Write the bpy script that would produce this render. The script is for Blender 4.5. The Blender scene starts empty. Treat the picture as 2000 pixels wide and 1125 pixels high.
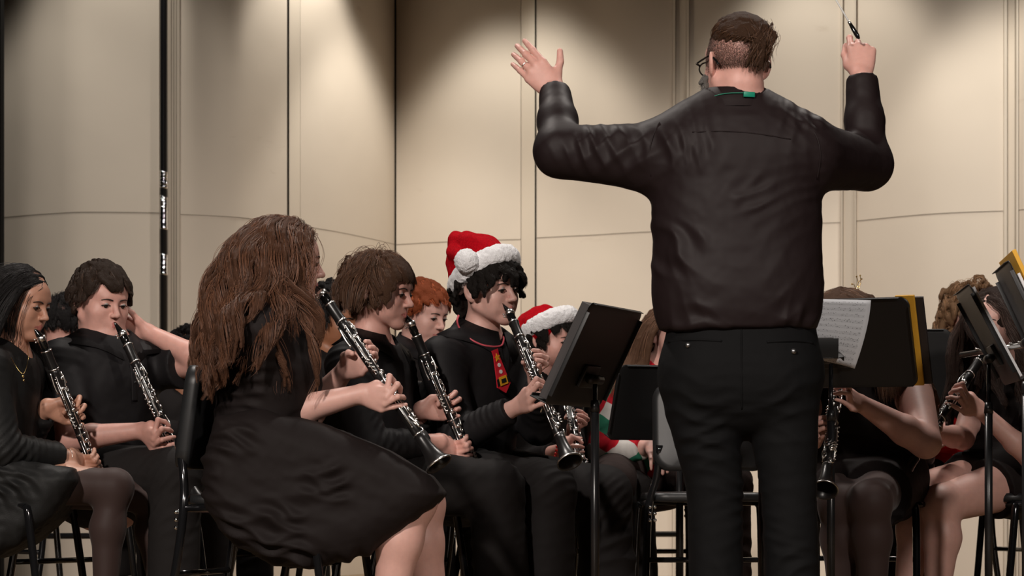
import bpy, bmesh, math, random
import numpy as np
from mathutils import Vector, Matrix

# ------------------------------------------------------------------ camera, world, lights, exposure
S = bpy.context.scene
COL = S.collection
F_PX, HOR, HC = 5625.0, 940.0, 0.5      # focal length in px, horizon row, camera height above the stage
cam = bpy.data.cameras.new('camera'); camo = bpy.data.objects.new('camera', cam); COL.objects.link(camo)
camo.location = (0, 0, HC); camo.rotation_euler = (math.pi / 2, 0, 0)
cam.sensor_width = 36; cam.lens = 36 * F_PX / 2000; cam.shift_y = (HOR - 562.5) / 2000
cam.clip_end = 60
cam.dof.use_dof = True; cam.dof.focus_distance = 8.7; cam.dof.aperture_fstop = 8.0
S.camera = camo
S.view_settings.view_transform = 'Standard'; S.view_settings.look = 'None'
S.view_settings.gamma = 1.0; S.view_settings.use_curve_mapping = False
S.view_settings.exposure = 0.12
wd = bpy.data.worlds.new('world'); S.world = wd; wd.use_nodes = True
wd.node_tree.nodes['Background'].inputs[0].default_value = (0.9, 0.85, 0.8, 1)
wd.node_tree.nodes['Background'].inputs[1].default_value = 0.012

def P(px, py, D):
    """stage position seen at a pixel of the photograph, D metres in front of the camera"""
    return np.array([(px - 1000.0) * D / F_PX, D, HC + (HOR - py) * D / F_PX])

def spot(loc, target, power, size_deg, blend, color, radius=0.08):
    l = bpy.data.lights.new('spot_light', 'SPOT'); l.energy = power; l.spot_size = math.radians(size_deg)
    l.spot_blend = blend; l.color = color; l.shadow_soft_size = radius
    o = bpy.data.objects.new('spot_light', l); COL.objects.link(o); o.location = loc
    d = Vector(target) - Vector(loc); o.rotation_euler = d.to_track_quat('-Z', 'Y').to_euler()
    return o
# lamps over the acoustic shell: one downlight above each bright scallop on the wall
for px_, D_, z_, pw_ in ((190, 13.45, 4.0, 75), (680, 14.75, 3.72, 105), (915, 15.05, 3.72, 110), (1525, 14.2, 3.75, 70), (1930, 13.2, 3.8, 150), (-150, 13.3, 4.0, 40)):
    spot(((px_ - 1000) * D_ / F_PX, D_, z_), ((px_ - 1000) * D_ / F_PX, D_ + 0.15, 0), pw_, 82, 0.35, (1.0, 0.95, 0.86), 0.10)
# front-of-house key from the left, weaker fill from the right, stage wash from above
spot((-3.0, 0.5, 4.6), (-0.2, 8.9, 0.9), 2100, 36, 0.6, (1.0, 0.90, 0.82), 0.25)
spot((3.3, 0.6, 4.4), (0.9, 9.0, 0.9), 950, 34, 0.6, (1.0, 0.90, 0.82), 0.25)
spot((-1.5, 10.6, 5.6), (-0.8, 9.0, 0.5), 420, 70, 0.6, (1.0, 0.92, 0.85), 0.2)
spot((1.8, 10.6, 5.6), (1.2, 8.8, 0.5), 420, 70, 0.6, (1.0, 0.92, 0.85), 0.2)
for x_, w_ in ((-2.5, 240), (-1.1, 480), (0.5, 620), (2.1, 620), (3.6, 600)):
    spot((x_ * 0.8, 8.0, 6.3), (x_, 15.2, 0.60), w_, 27, 1.0, (1.0, 0.94, 0.87), 0.3)


# ------------------------------------------------------------------ materials
def mat(name, color, rough=0.5, metal=0.0, bump=None, var=None, spec=0.5, sss=0.0, sheen=0.0, coat=0.0, trans=0.0, sw=None):
    m = bpy.data.materials.new(name); m.use_nodes = True
    nt = m.node_tree; b = nt.nodes['Principled BSDF']
    b.inputs['Base Color'].default_value = (*color, 1); b.inputs['Roughness'].default_value = rough
    b.inputs['Metallic'].default_value = metal; b.inputs['Specular IOR Level'].default_value = spec
    if sss: 
        b.inputs['Subsurface Weight'].default_value = sss
        b.inputs['Subsurface Radius'].default_value = (1.0, 0.35, 0.2); b.inputs['Subsurface Scale'].default_value = 0.008
    if sheen: b.inputs['Sheen Weight'].default_value = sheen; b.inputs['Sheen Roughness'].default_value = 0.4
    if coat: b.inputs['Coat Weight'].default_value = coat; b.inputs['Coat Roughness'].default_value = 0.08
    if trans: b.inputs['Alpha'].default_value = trans
    tc = nt.nodes.new('ShaderNodeTexCoord')
    if var:
        sc, amt = var
        n = nt.nodes.new('ShaderNodeTexNoise'); n.inputs['Scale'].default_value = sc; n.inputs['Detail'].default_value = 4
        nt.links.new(tc.outputs['Object'], n.inputs['Vector'])
        mx = nt.nodes.new('ShaderNodeMix'); mx.data_type = 'RGBA'
        a = [max(0, c * (1 - amt)) for c in color]; z = [min(1, c * (1 + amt)) for c in color]
        mx.inputs['A'].default_value = (*a, 1); mx.inputs['B'].default_value = (*z, 1)
        nt.links.new(n.outputs['Fac'], mx.inputs['Factor']); nt.links.new(mx.outputs['Result'], b.inputs['Base Color'])
    if bump:
        sc, st, dist = bump
        n = nt.nodes.new('ShaderNodeTexNoise'); n.inputs['Scale'].default_value = sc; n.inputs['Detail'].default_value = 5
        nt.links.new(tc.outputs['Object'], n.inputs['Vector'])
        bp = nt.nodes.new('ShaderNodeBump'); bp.inputs['Strength'].default_value = st; bp.inputs['Distance'].default_value = dist
        nt.links.new(n.outputs['Fac'], bp.inputs['Height']); nt.links.new(bp.outputs['Normal'], b.inputs['Normal'])
    return m

def hair_mat(name, color, rough=0.35):
    m = bpy.data.materials.new(name); m.use_nodes = True
    nt = m.node_tree; b = nt.nodes['Principled BSDF']; b.inputs['Roughness'].default_value = rough + 0.1; b.inputs['Specular IOR Level'].default_value = 0.35
    hi = nt.nodes.new('ShaderNodeHairInfo'); r = nt.nodes.new('ShaderNodeMix'); r.data_type = 'RGBA'
    r.inputs['A'].default_value = (*[c * 0.45 for c in color], 1); r.inputs['B'].default_value = (*[min(1, c * 1.7) for c in color], 1)
    nt.links.new(hi.outputs['Random'], r.inputs['Factor']); nt.links.new(r.outputs['Result'], b.inputs['Base Color'])
    return m

SKIN = {
 'fair':  mat('skin_fair', (0.62, 0.36, 0.305), 0.5, sss=0.15, var=(60, 0.10), bump=(500, 0.15, 0.0006)),
 'pink':  mat('skin_pink', (0.62, 0.335, 0.28), 0.5, sss=0.15, var=(50, 0.14), bump=(500, 0.2, 0.0006)),
 'tan':   mat('skin_tan', (0.46, 0.235, 0.16), 0.48, sss=0.12, var=(60, 0.10), bump=(500, 0.15, 0.0006)),
 'brown': mat('skin_brown', (0.30, 0.125, 0.065), 0.48, sss=0.1, var=(60, 0.10), bump=(500, 0.15, 0.0006)),
}
LIP = {'fair': mat('lips_fair', (0.50, 0.19, 0.17), 0.4), 'pink': mat('lips_pink', (0.50, 0.18, 0.16), 0.4),
       'tan': mat('lips_tan', (0.36, 0.12, 0.10), 0.4), 'brown': mat('lips_brown', (0.25, 0.08, 0.06), 0.4)}
M = dict(
 black_shirt=mat('black_shirt_cloth', (0.012, 0.011, 0.012), 0.62, bump=(900, 0.25, 0.0006), spec=0.16),
 brown_shirt=mat('brown_black_shirt_cloth', (0.0136, 0.0080, 0.0084), 0.57, bump=(700, 0.12, 0.0005), spec=0.19),
 black_knit=mat('black_knit', (0.011, 0.009, 0.009), 0.8, bump=(900, 0.3, 0.0008), spec=0.16),
 black_trouser=mat('black_trouser_cloth', (0.0085, 0.0070, 0.0070), 0.75, bump=(800, 0.3, 0.0008), spec=0.16),
 jeans=mat('black_twill', (0.0038, 0.0038, 0.0042), 0.8, bump=(900, 0.35, 0.0008), spec=0.16),
 grey_trouser=mat('grey_trouser_cloth', (0.017, 0.0150, 0.0148), 0.8, bump=(800, 0.3, 0.0008), spec=0.16),
 dress=mat('dark_brown_dress_cloth', (0.0110, 0.0078, 0.0076), 0.7, bump=(800, 0.3, 0.0006), spec=0.16),
 chiffon=mat('black_chiffon', (0.012, 0.012, 0.012), 0.55, bump=(300, 0.4, 0.001), spec=0.16),
 tights=mat('sheer_black_tights', (0.050, 0.031, 0.028), 0.6, bump=(900, 0.2, 0.0004), sheen=0.1, spec=.2),
 red_cloth=mat('red_cloth', (0.50, 0.012, 0.02), 0.7, bump=(600, 0.3, 0.001), spec=0.16),
 plush_red=mat('red_plush', (0.52, 0.004, 0.012), 0.95, bump=(420, 1.0, 0.006), var=(160, 0.4), spec=0.08),
 plush_white=mat('white_plush', (0.80, 0.80, 0.82), 0.9, bump=(320, 0.9, 0.004), sheen=0.3),
 eye=mat('eye_white', (0.42, 0.38, 0.36), 0.15), iris=mat('dark_iris', (0.02, 0.012, 0.008), 0.1),
 lash=mat('eyelash', (0.012, 0.008, 0.007), 0.6),
 silver=mat('nickel_silver', (0.88, 0.86, 0.83), 0.27, 1.0, bump=(400, 0.1, 0.0005)),
 chrome=mat('chrome', (0.75, 0.76, 0.78), 0.12, 1.0),
 dull_metal=mat('dull_steel', (0.30, 0.30, 0.31), 0.35, 1.0),
 ebony=mat('grenadilla_wood', (0.010, 0.009, 0.009), 0.33, bump=(600, 0.1, 0.0004)),
 ebonite=mat('polished_black_resin', (0.006, 0.006, 0.006), 0.12, coat=0.5),
 stand=mat('black_stand_paint', (0.009, 0.009, 0.0095), 0.42, bump=(700, 0.15, 0.0004)),
 pole=mat('black_satin_tube', (0.012, 0.012, 0.013), 0.3),
 plastic=mat('black_moulded_plastic', (0.016, 0.0165, 0.0175), 0.42, bump=(900, 0.3, 0.0005)),
 gold=mat('gold', (0.85, 0.6, 0.25), 0.2, 1.0),
 white_paper=mat('white_paper', (0.72, 0.72, 0.74), 0.8),
 yellow=mat('yellow_folder', (0.80, 0.42, 0.035), 0.6, var=(8, 0.15)),
 folder=mat('black_folder', (0.03, 0.024, 0.024), 0.5),
)

# ------------------------------------------------------------------ object helpers
ORIGIN = {}
def tag(o, label=None, cat=None, group=None, kind=None):
    if label: o['label'] = label
    if cat: o['category'] = cat
    if group: o['group'] = group
    if kind: o['kind'] = kind
    return o
def empty(name, loc, label=None, cat=None, group=None):
    o = bpy.data.objects.new(name, None); COL.objects.link(o); o.location = [float(v) for v in loc]; o.empty_display_size = 0.1
    ORIGIN[o.name] = np.array(loc, float)
    return tag(o, label, cat, group)
def origin_of(p): return ORIGIN.get(p.name, np.zeros(3)) if p else np.zeros(3)
def mesh_obj(name, V, Fc, mats, parent=None, smooth=True, fmat=None, label=None, origin=None):
    """link one mesh object; V are world coordinates (or local ones under an empty at the origin)"""
    V = np.asarray(V, float)
    org = origin_of(parent) if parent else (np.zeros(3) if origin is None else np.array(origin, float))
    me = bpy.data.meshes.new(name); V = V - org
    if isinstance(Fc, np.ndarray):
        n = len(Fc); k = Fc.shape[1]
        me.vertices.add(len(V)); me.vertices.foreach_set('co', V.astype(np.float32).ravel())
        me.loops.add(n * k); me.loops.foreach_set('vertex_index', Fc.astype(np.int32).ravel())
        me.polygons.add(n); me.polygons.foreach_set('loop_start', (np.arange(n) * k).astype(np.int32))
        me.polygons.foreach_set('loop_total', np.full(n, k, np.int32)); me.update(calc_edges=True); me.validate()
    else:
        me.from_pydata([tuple(v) for v in V], [], Fc)
    if not isinstance(mats, (list, tuple)): mats = [mats]
    for m in mats: me.materials.append(m)
    if fmat is not None: me.polygons.foreach_set('material_index', np.asarray(fmat, np.int32))
    me.polygons.foreach_set('use_smooth', np.full(len(me.polygons), bool(smooth)))
    o = bpy.data.objects.new(name, me); COL.objects.link(o)
    if parent: o.parent = parent
    else: o.location = org
    ORIGIN[o.name] = org
    if label: o['label'] = label
    return o
class MB:
    """collects simple shapes into ONE mesh"""
    def __init__(s): s.V = []; s.F = []; s.M = []; s.n = 0
    def add(s, V, F, m=0):
        V = np.asarray(V, float); s.V.append(V); s.F += [tuple(i + s.n for i in f) for f in F]; s.M += [m] * len(F); s.n += len(V)
    def tube(s, pts, r, seg=10, m=0, caps=True, flat=1.0, up=None, axis=None):
        V, F = tube_geo(pts, r, seg, caps, flat, up, axis); s.add(V, F, m); return s
    def box(s, c, size, R=None, m=0, bev=0.0):
        V, F = box_geo(size, bev)
        if R is not None: V = V @ np.array(R).T
        s.add(V + np.array(c), F, m); return s
    def lathe(s, prof, a, b, seg=20, m=0):
        """prof: (t along a->b in metres, radius)"""
        a = np.array(a, float); d = np.array(b, float) - a; d /= np.linalg.norm(d)
        return s.tube([a + d * t for t, r in prof], [r for t, r in prof], seg, m)
    def ball(s, c, r, m=0, seg=12, sc=(1, 1, 1)):
        c = np.array(c, float); n = seg // 2; V = [c + np.array([0, 0, r * sc[2]])]; F = []
        for i in range(1, n):
            t = math.pi * i / n
            for j in range(seg):
                a = 2 * math.pi * j / seg; V.append(c + r * np.array([sc[0] * math.sin(t) * math.cos(a), sc[1] * math.sin(t) * math.sin(a), sc[2] * math.cos(t)]))
        V.append(c - np.array([0, 0, r * sc[2]]))
        for j in range(seg): F.append((0, 1 + j, 1 + (j + 1) % seg))
        for i in range(n - 2):
            for j in range(seg):
                a = 1 + i * seg; F.append((a + j, a + seg + j, a + seg + (j + 1) % seg, a + (j + 1) % seg))
        L = len(V) - 1; a = 1 + (n - 2) * seg
        for j in range(seg): F.append((L, a + (j + 1) % seg, a + j))
        s.add(V, F, m); return s
    def build(s, name, mats, parent=None, smooth=True, label=None, origin=None):
        V = np.concatenate(s.V); 
        return mesh_obj(name, V, s.F, mats, parent, smooth, s.M, label, origin)
def nrm(v): v = np.asarray(v, float); return v / (np.linalg.norm(v) + 1e-12)
def tube_geo(pts, r, seg=10, caps=True, flat=1.0, up=None, axis=None):
    pts = [np.array(p, float) for p in pts]; n = len(pts)
    if np.isscalar(r): r = [r] * n
    V = []; F = []; prev = None
    for i in range(n):
        t = nrm(pts[min(i + 1, n - 1)] - pts[max(i - 1, 0)])
        if np.linalg.norm(pts[min(i + 1, n - 1)] - pts[max(i - 1, 0)]) < 1e-9: t = last_t
        if axis is not None: t = nrm(axis)
        last_t = t
        if prev is None:
            a = np.array(up, float) if up is not None else (np.array([0, 0, 1.0]) if abs(t[2]) < 0.9 else np.array([1.0, 0, 0]))
        else: a = prev
        a = nrm(a - t * np.dot(a, t)); prev = a; b = np.cross(t, a)
        for j in range(seg):
            q = 2 * math.pi * j / seg; V.append(pts[i] + r[i] * (a * math.cos(q) * flat + b * math.sin(q)))
    for i in range(n - 1):
        for j in range(seg): F.append((i * seg + j, i * seg + (j + 1) % seg, (i + 1) * seg + (j + 1) % seg, (i + 1) * seg + j))
    if caps:
        F.append(tuple(range(seg))[::-1]); F.append(tuple((n - 1) * seg + j for j in range(seg)))
    return V, F
def box_geo(size, bev=0.0):
    bm = bmesh.new(); bmesh.ops.create_cube(bm, size=1.0)
    for v in bm.verts: v.co.x *= size[0]; v.co.y *= size[1]; v.co.z *= size[2]
    if bev: bmesh.ops.bevel(bm, geom=bm.edges[:], offset=bev, segments=2, affect='EDGES', profile=0.6)
    V = [tuple(v.co) for v in bm.verts]; bm.verts.index_update(); F = [tuple(v.index for v in f.verts) for f in bm.faces]; bm.free()
    return np.array(V), F
def smooth_path(pts, n=8):
    """Catmull-Rom through the points"""
    p = [np.array(q, float) for q in pts]; p = [2 * p[0] - p[1]] + p + [2 * p[-1] - p[-2]]; out = []
    for i in range(1, len(p) - 2):
        for k in range(n):
            t = k / n; out.append(0.5 * (2 * p[i] + (p[i + 1] - p[i - 1]) * t + (2 * p[i - 1] - 5 * p[i] + 4 * p[i + 1] - p[i + 2]) * t * t + (3 * p[i] - p[i - 1] - 3 * p[i + 1] + p[i + 2]) * t ** 3))
    out.append(p[-2]); return out

# ------------------------------------------------------------------ noise
_rs = np.random.RandomState(7); _tab = _rs.rand(4096).astype(np.float32) * 2 - 1
def noise(p):
    i = np.floor(p).astype(np.int64); f = (p - i); f = f * f * (3 - 2 * f); out = 0
    for dx in (0, 1):
        for dy in (0, 1):
            for dz in (0, 1):
                h = ((i[:, 0] + dx) * 73856093) ^ ((i[:, 1] + dy) * 19349663) ^ ((i[:, 2] + dz) * 83492791)
                w = (f[:, 0] if dx else 1 - f[:, 0]) * (f[:, 1] if dy else 1 - f[:, 1]) * (f[:, 2] if dz else 1 - f[:, 2])
                out = out + _tab[h & 4095] * w
    return out

# ------------------------------------------------------------------ implicit surfaces: smooth unions of limbs, meshed as one skin
def smin(a, b, k):
    if k <= 0: return np.minimum(a, b)
    h = np.maximum(k - np.abs(a - b), 0) / k
    return np.minimum(a, b) - h * h * k * 0.25
class Fld:
    def __init__(s): s.p = []
    def rc(s, a, b, ra, rb, k=0.02, n=None, f=1.0, op='+', clip=None, tag=None):
        s.p.append(dict(t='rc', a=np.array(a, float), b=np.array(b, float), ra=ra, rb=rb, k=k, n=None if n is None else nrm(n), f=f, op=op, clip=clip, tag=tag)); return s
    def el(s, c, r, R=None, k=0.02, op='+', clip=None, tag=None):
        s.p.append(dict(t='el', c=np.array(c, float), r=np.array(r, float), R=np.eye(3) if R is None else np.array(R), k=k, op=op, clip=clip, tag=tag)); return s
    def poly(s, pts, y0, y1, rnd, k=0.03, op='+', clip=None, tag=None):
        """outline in the XZ plane swept from y0 to y1, edges rounded"""
        s.p.append(dict(t='poly', q=np.array(pts, float), y0=y0, y1=y1, rnd=rnd, k=k, op=op, clip=clip, tag=tag)); return s
    def chain(s, pts, rs, **kw):
        for i in range(len(pts) - 1): s.rc(pts[i], pts[i + 1], rs[i], rs[i + 1], **kw)
        return s
    def xf(s, R, t, sc):
        """all primitives through x -> R (sc x) + t"""
        for p in s.p:
            for key in ('a', 'b', 'c'):
                if key in p: p[key] = R @ (p[key] * sc) + t
            for key in ('ra', 'rb', 'r', 'k'):
                if key in p: p[key] = p[key] * sc
            if p['t'] == 'el': p['R'] = R @ p['R']
            if p.get('n') is not None: p['n'] = R @ p['n']
            if p['clip']: p['clip'] = [(R @ (np.array(q) * sc) + t, R @ np.array(m)) for q, m in p['clip']]
        return s
    @staticmethod
    def d1(p, X):
        if p['t'] == 'rc':
            a, b = p['a'], p['b']; Y = X - a; ba = b - a
            if p['n'] is not None:
                n = p['n']; g = 1.0 / p['f'] - 1.0
                Y = Y + (Y @ n * g)[:, None] * n; ba = ba + ba @ n * g * n
            L = ba @ ba
            if L < 1e-12: d = np.sqrt((Y * Y).sum(1)) - p['ra']
            else:
                t = np.clip(Y @ ba / L, 0, 1); Z = Y - t[:, None] * ba
                d = np.sqrt((Z * Z).sum(1)) - (p['ra'] + (p['rb'] - p['ra']) * t)
            if p['n'] is not None: d = d * min(1.0, p['f'])
        elif p['t'] == 'el':
            Y = (X - p['c']) @ p['R']; r = p['r']; k0 = np.sqrt(((Y / r) ** 2).sum(1)); k1 = np.sqrt(((Y / r ** 2) ** 2).sum(1)) + 1e-9
            d = np.where(k0 < 1e-6, -r.min(), k0 * (k0 - 1) / k1)
        else:
            q = p['q']; x = X[:, 0]; z = X[:, 2]; dd = np.full(len(X), 1e9); sgn = np.ones(len(X)); n = len(q)
            for i in range(n):
                e = q[i - 1] - q[i]; wx = x - q[i][0]; wz = z - q[i][1]
                t = np.clip((wx * e[0] + wz * e[1]) / (e @ e), 0, 1); dd = np.minimum(dd, (wx - e[0] * t) ** 2 + (wz - e[1] * t) ** 2)
                c1 = z >= q[i][1]; c2 = z < q[i - 1][1]; c3 = e[0] * wz > e[1] * wx
                m = (c1 & c2 & c3) | (~c1 & ~c2 & ~c3); sgn = np.where(m, -sgn, sgn)
            d2 = sgn * np.sqrt(dd) + p['rnd']; ym = (p['y0'] + p['y1']) / 2; dy = np.abs(X[:, 1] - ym) - abs(p['y1'] - p['y0']) / 2 + p['rnd']
            d = np.minimum(np.maximum(d2, dy), 0) + np.sqrt(np.maximum(d2, 0) ** 2 + np.maximum(dy, 0) ** 2) - p['rnd']
        if p['clip']:
            for q, m in p['clip']: d = np.maximum(d, (X - q) @ nrm(m))
        return d
    def comb(s, D, p, d):
        if p['op'] == '+': return smin(D, d, p['k'])
        return -smin(-D, d, p['k'])          # carve
    def ev(s, X):
        D = np.full(len(X), 1e3)
        for p in s.p: D = s.comb(D, p, s.d1(p, X))
        return D
    def bounds(s):
        lo = np.full(3, 1e9); hi = -lo
        for p in s.p:
            if p['op'] != '+': continue
            if p['t'] == 'rc':
                q = np.array([p['a'], p['b']]); r = np.array([[p['ra']], [p['rb']]]); lo = np.minimum(lo, (q - r).min(0)); hi = np.maximum(hi, (q + r).max(0))
            elif p['t'] == 'el': m = p['r'].max(); lo = np.minimum(lo, p['c'] - m); hi = np.maximum(hi, p['c'] + m)
            else:
                q = p['q']; lo = np.minimum(lo, [q[:, 0].min(), min(p['y0'], p['y1']), q[:, 1].min()]); hi = np.maximum(hi, [q[:, 0].max(), max(p['y0'], p['y1']), q[:, 1].max()])
        return lo, hi
    def mesh(s, h, box=None):
        lo, hi = s.bounds(); lo = lo - 2.5 * h; hi = hi + 2.5 * h
        if box is not None: lo = np.maximum(lo, box[0]); hi = np.minimum(hi, box[1])
        B = 8; nb = np.maximum(1, np.ceil((hi - lo) / (B * h)).astype(int))
        g = np.stack(np.meshgrid(*[np.arange(n) for n in nb], indexing='ij'), -1).reshape(-1, 3)
        half = B * h * 0.87
        C = lo + (g + 0.5) * B * h
        D = s.ev(C); act = np.abs(D) < half * 1.5 + 0.006
        g = g[act]; C = C[act]; n = len(g)
        o = np.stack(np.meshgrid(*[np.arange(B + 1)] * 3, indexing='ij'), -1).reshape(-1, 3)
        W = np.full((n, (B + 1) ** 3), 1e3, np.float64)
        base = lo + g * B * h
        for p in s.p:
            dc = s.d1(p, C); idx = np.where(dc < half * 1.5 + p['k'] * 2.5 + (0.035 if p['k'] >= 0.012 else 0.012))[0]
            for st in range(0, len(idx), 400):
                ii = idx[st:st + 400]
                X = (base[ii][:, None, :] + o[None] * h).reshape(-1, 3)
                W[ii] = s.comb(W[ii], p, s.d1(p, X).reshape(len(ii), -1))
        bd = np.where(((o == 0) | (o == B)).any(1))[0]; gk = g[:, None, :] * B + o[bd][None]; NN = nb * B + 2
        gk = ((gk[..., 0].astype(np.int64) * NN[1] + gk[..., 1]) * NN[2] + gk[..., 2]).ravel(); so = np.argsort(gk, kind='stable'); sk = gk[so]
        st_ = np.concatenate([[0], np.where(np.diff(sk) != 0)[0] + 1]); mn = np.minimum.reduceat(W[:, bd].ravel()[so], st_)
        rep = np.empty(len(sk)); rep[so] = np.repeat(mn, np.diff(np.append(st_, len(sk)))); W[:, bd] = rep.reshape(n, len(bd))
        W = W.reshape(n, B + 1, B + 1, B + 1)
        # surface nets
        N = nb * B + 2
        def key(c): return (c[..., 0].astype(np.int64) * N[1] + c[..., 1]) * N[2] + c[..., 2]
        sg = W < 0
        cnt = np.zeros((n, B, B, B), np.int8)
        for a in (0, 1):
            for b in (0, 1):
                for c in (0, 1): cnt += sg[:, a:B + a, b:B + b, c:B + c]
        sel = np.argwhere((cnt > 0) & (cnt < 8))
        bi, ci = sel[:, 0], sel[:, 1:]
        pos = np.zeros((len(sel), 3)); m = np.zeros(len(sel))
        for ax in range(3):
            o1 = [i for i in range(3) if i != ax]
            for u in (0, 1):
                for v in (0, 1):
                    c0 = ci.copy(); c0[:, o1[0]] += u; c0[:, o1[1]] += v; c1 = c0.copy(); c1[:, ax] += 1
                    w0 = W[bi, c0[:, 0], c0[:, 1], c0[:, 2]]; w1 = W[bi, c1[:, 0], c1[:, 1], c1[:, 2]]
                    x = (w0 < 0) != (w1 < 0); t = np.where(x, w0 / np.where(x, w0 - w1, 1), 0)
                    q = c0 - ci + 0.0; q[:, ax] += t; pos += np.where(x[:, None], q, 0); m += x
        pos = pos / m[:, None]
        gc = g[bi] * B + ci; V = lo + (gc + pos) * h
        kk = key(gc); order = np.argsort(kk); ks = kk[order]; V = V[order]
        Fs = []
        for ax in range(3):
            o1 = [(ax + 1) % 3, (ax + 2) % 3]
            sl0 = [slice(None), slice(0, B), slice(0, B), slice(0, B)]; sl1 = list(sl0); sl1[ax + 1] = slice(1, B + 1)
            a0 = sg[tuple(sl0)]; a1 = sg[tuple(sl1)]
            e = np.argwhere(a0 != a1); flip = a0[e[:, 0], e[:, 1], e[:, 2], e[:, 3]]
            ec = g[e[:, 0]] * B + e[:, 1:]
            q = []
            for du, dv in ((-1, -1), (0, -1), (0, 0), (-1, 0)):
                c = ec.copy(); c[:, o1[0]] += du; c[:, o1[1]] += dv; k_ = key(c); j = np.searchsorted(ks, k_); j = np.minimum(j, len(ks) - 1)
                q.append(np.where(ks[j] == k_, j, -1))
            q = np.stack(q, 1); ok = (q >= 0).all(1); q = q[ok]; fl = flip[ok]
            q = np.where(fl[:, None], q, q[:, ::-1]); Fs.append(q)
        Fc = np.concatenate(Fs)
        return V, Fc
def vnormals(V, Fc):
    n = np.cross(V[Fc[:, 2]] - V[Fc[:, 0]], V[Fc[:, 3]] - V[Fc[:, 1]]); N = np.zeros_like(V)
    for i in range(4):
        for c in range(3): N[:, c] += np.bincount(Fc[:, i], n[:, c], len(V))
    return N / (np.linalg.norm(N, axis=1)[:, None] + 1e-12)
def relax(V, Fc, it=1, w=0.5):
    for _ in range(it):
        A = np.zeros_like(V); c = np.bincount(Fc.ravel(), minlength=len(V)).astype(float) * 2
        for i in range(4):
            for j in ((i + 1) % 4, (i + 3) % 4):
                for ax in range(3): A[:, ax] += np.bincount(Fc[:, i], V[Fc[:, j]][:, ax], len(V))
        V = V * (1 - w) + w * A / np.maximum(c, 1)[:, None]
    return V
def folds(V, Fc, lst, seed=0, fine=0.0005):
    """push cloth in and out in ridges; lst: (centre, radius, across-direction, wavelength, amplitude)"""
    N = vnormals(V, Fc); d = fine * noise(V * 60 + seed) + fine * 1.6 * noise(V * 22 + seed * 3.1)
    for (c, rad, dr, wl, amp) in lst:
        dr = nrm(dr)
        w = np.exp(-(((V - np.array(c)) ** 2).sum(1)) / rad ** 2) if c is not None else 1.0
        ph = V @ dr * (2 * math.pi / (wl * 1.45)) + 3.4 * noise(V * 5 + seed + 11) + 0.9 * noise(V * 12 + seed)
        s_ = np.sin(ph); rid = 1 - np.sqrt(s_ * s_ + 0.03) ; mod = 0.12 + 1.5 * np.clip(noise(V * 8 - seed + 5) * 1.6 + 0.05, 0, 0.8)
        d = d + w * amp * (rid * 1.2 - 0.3) * mod
    return V + N * d[:, None]

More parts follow.
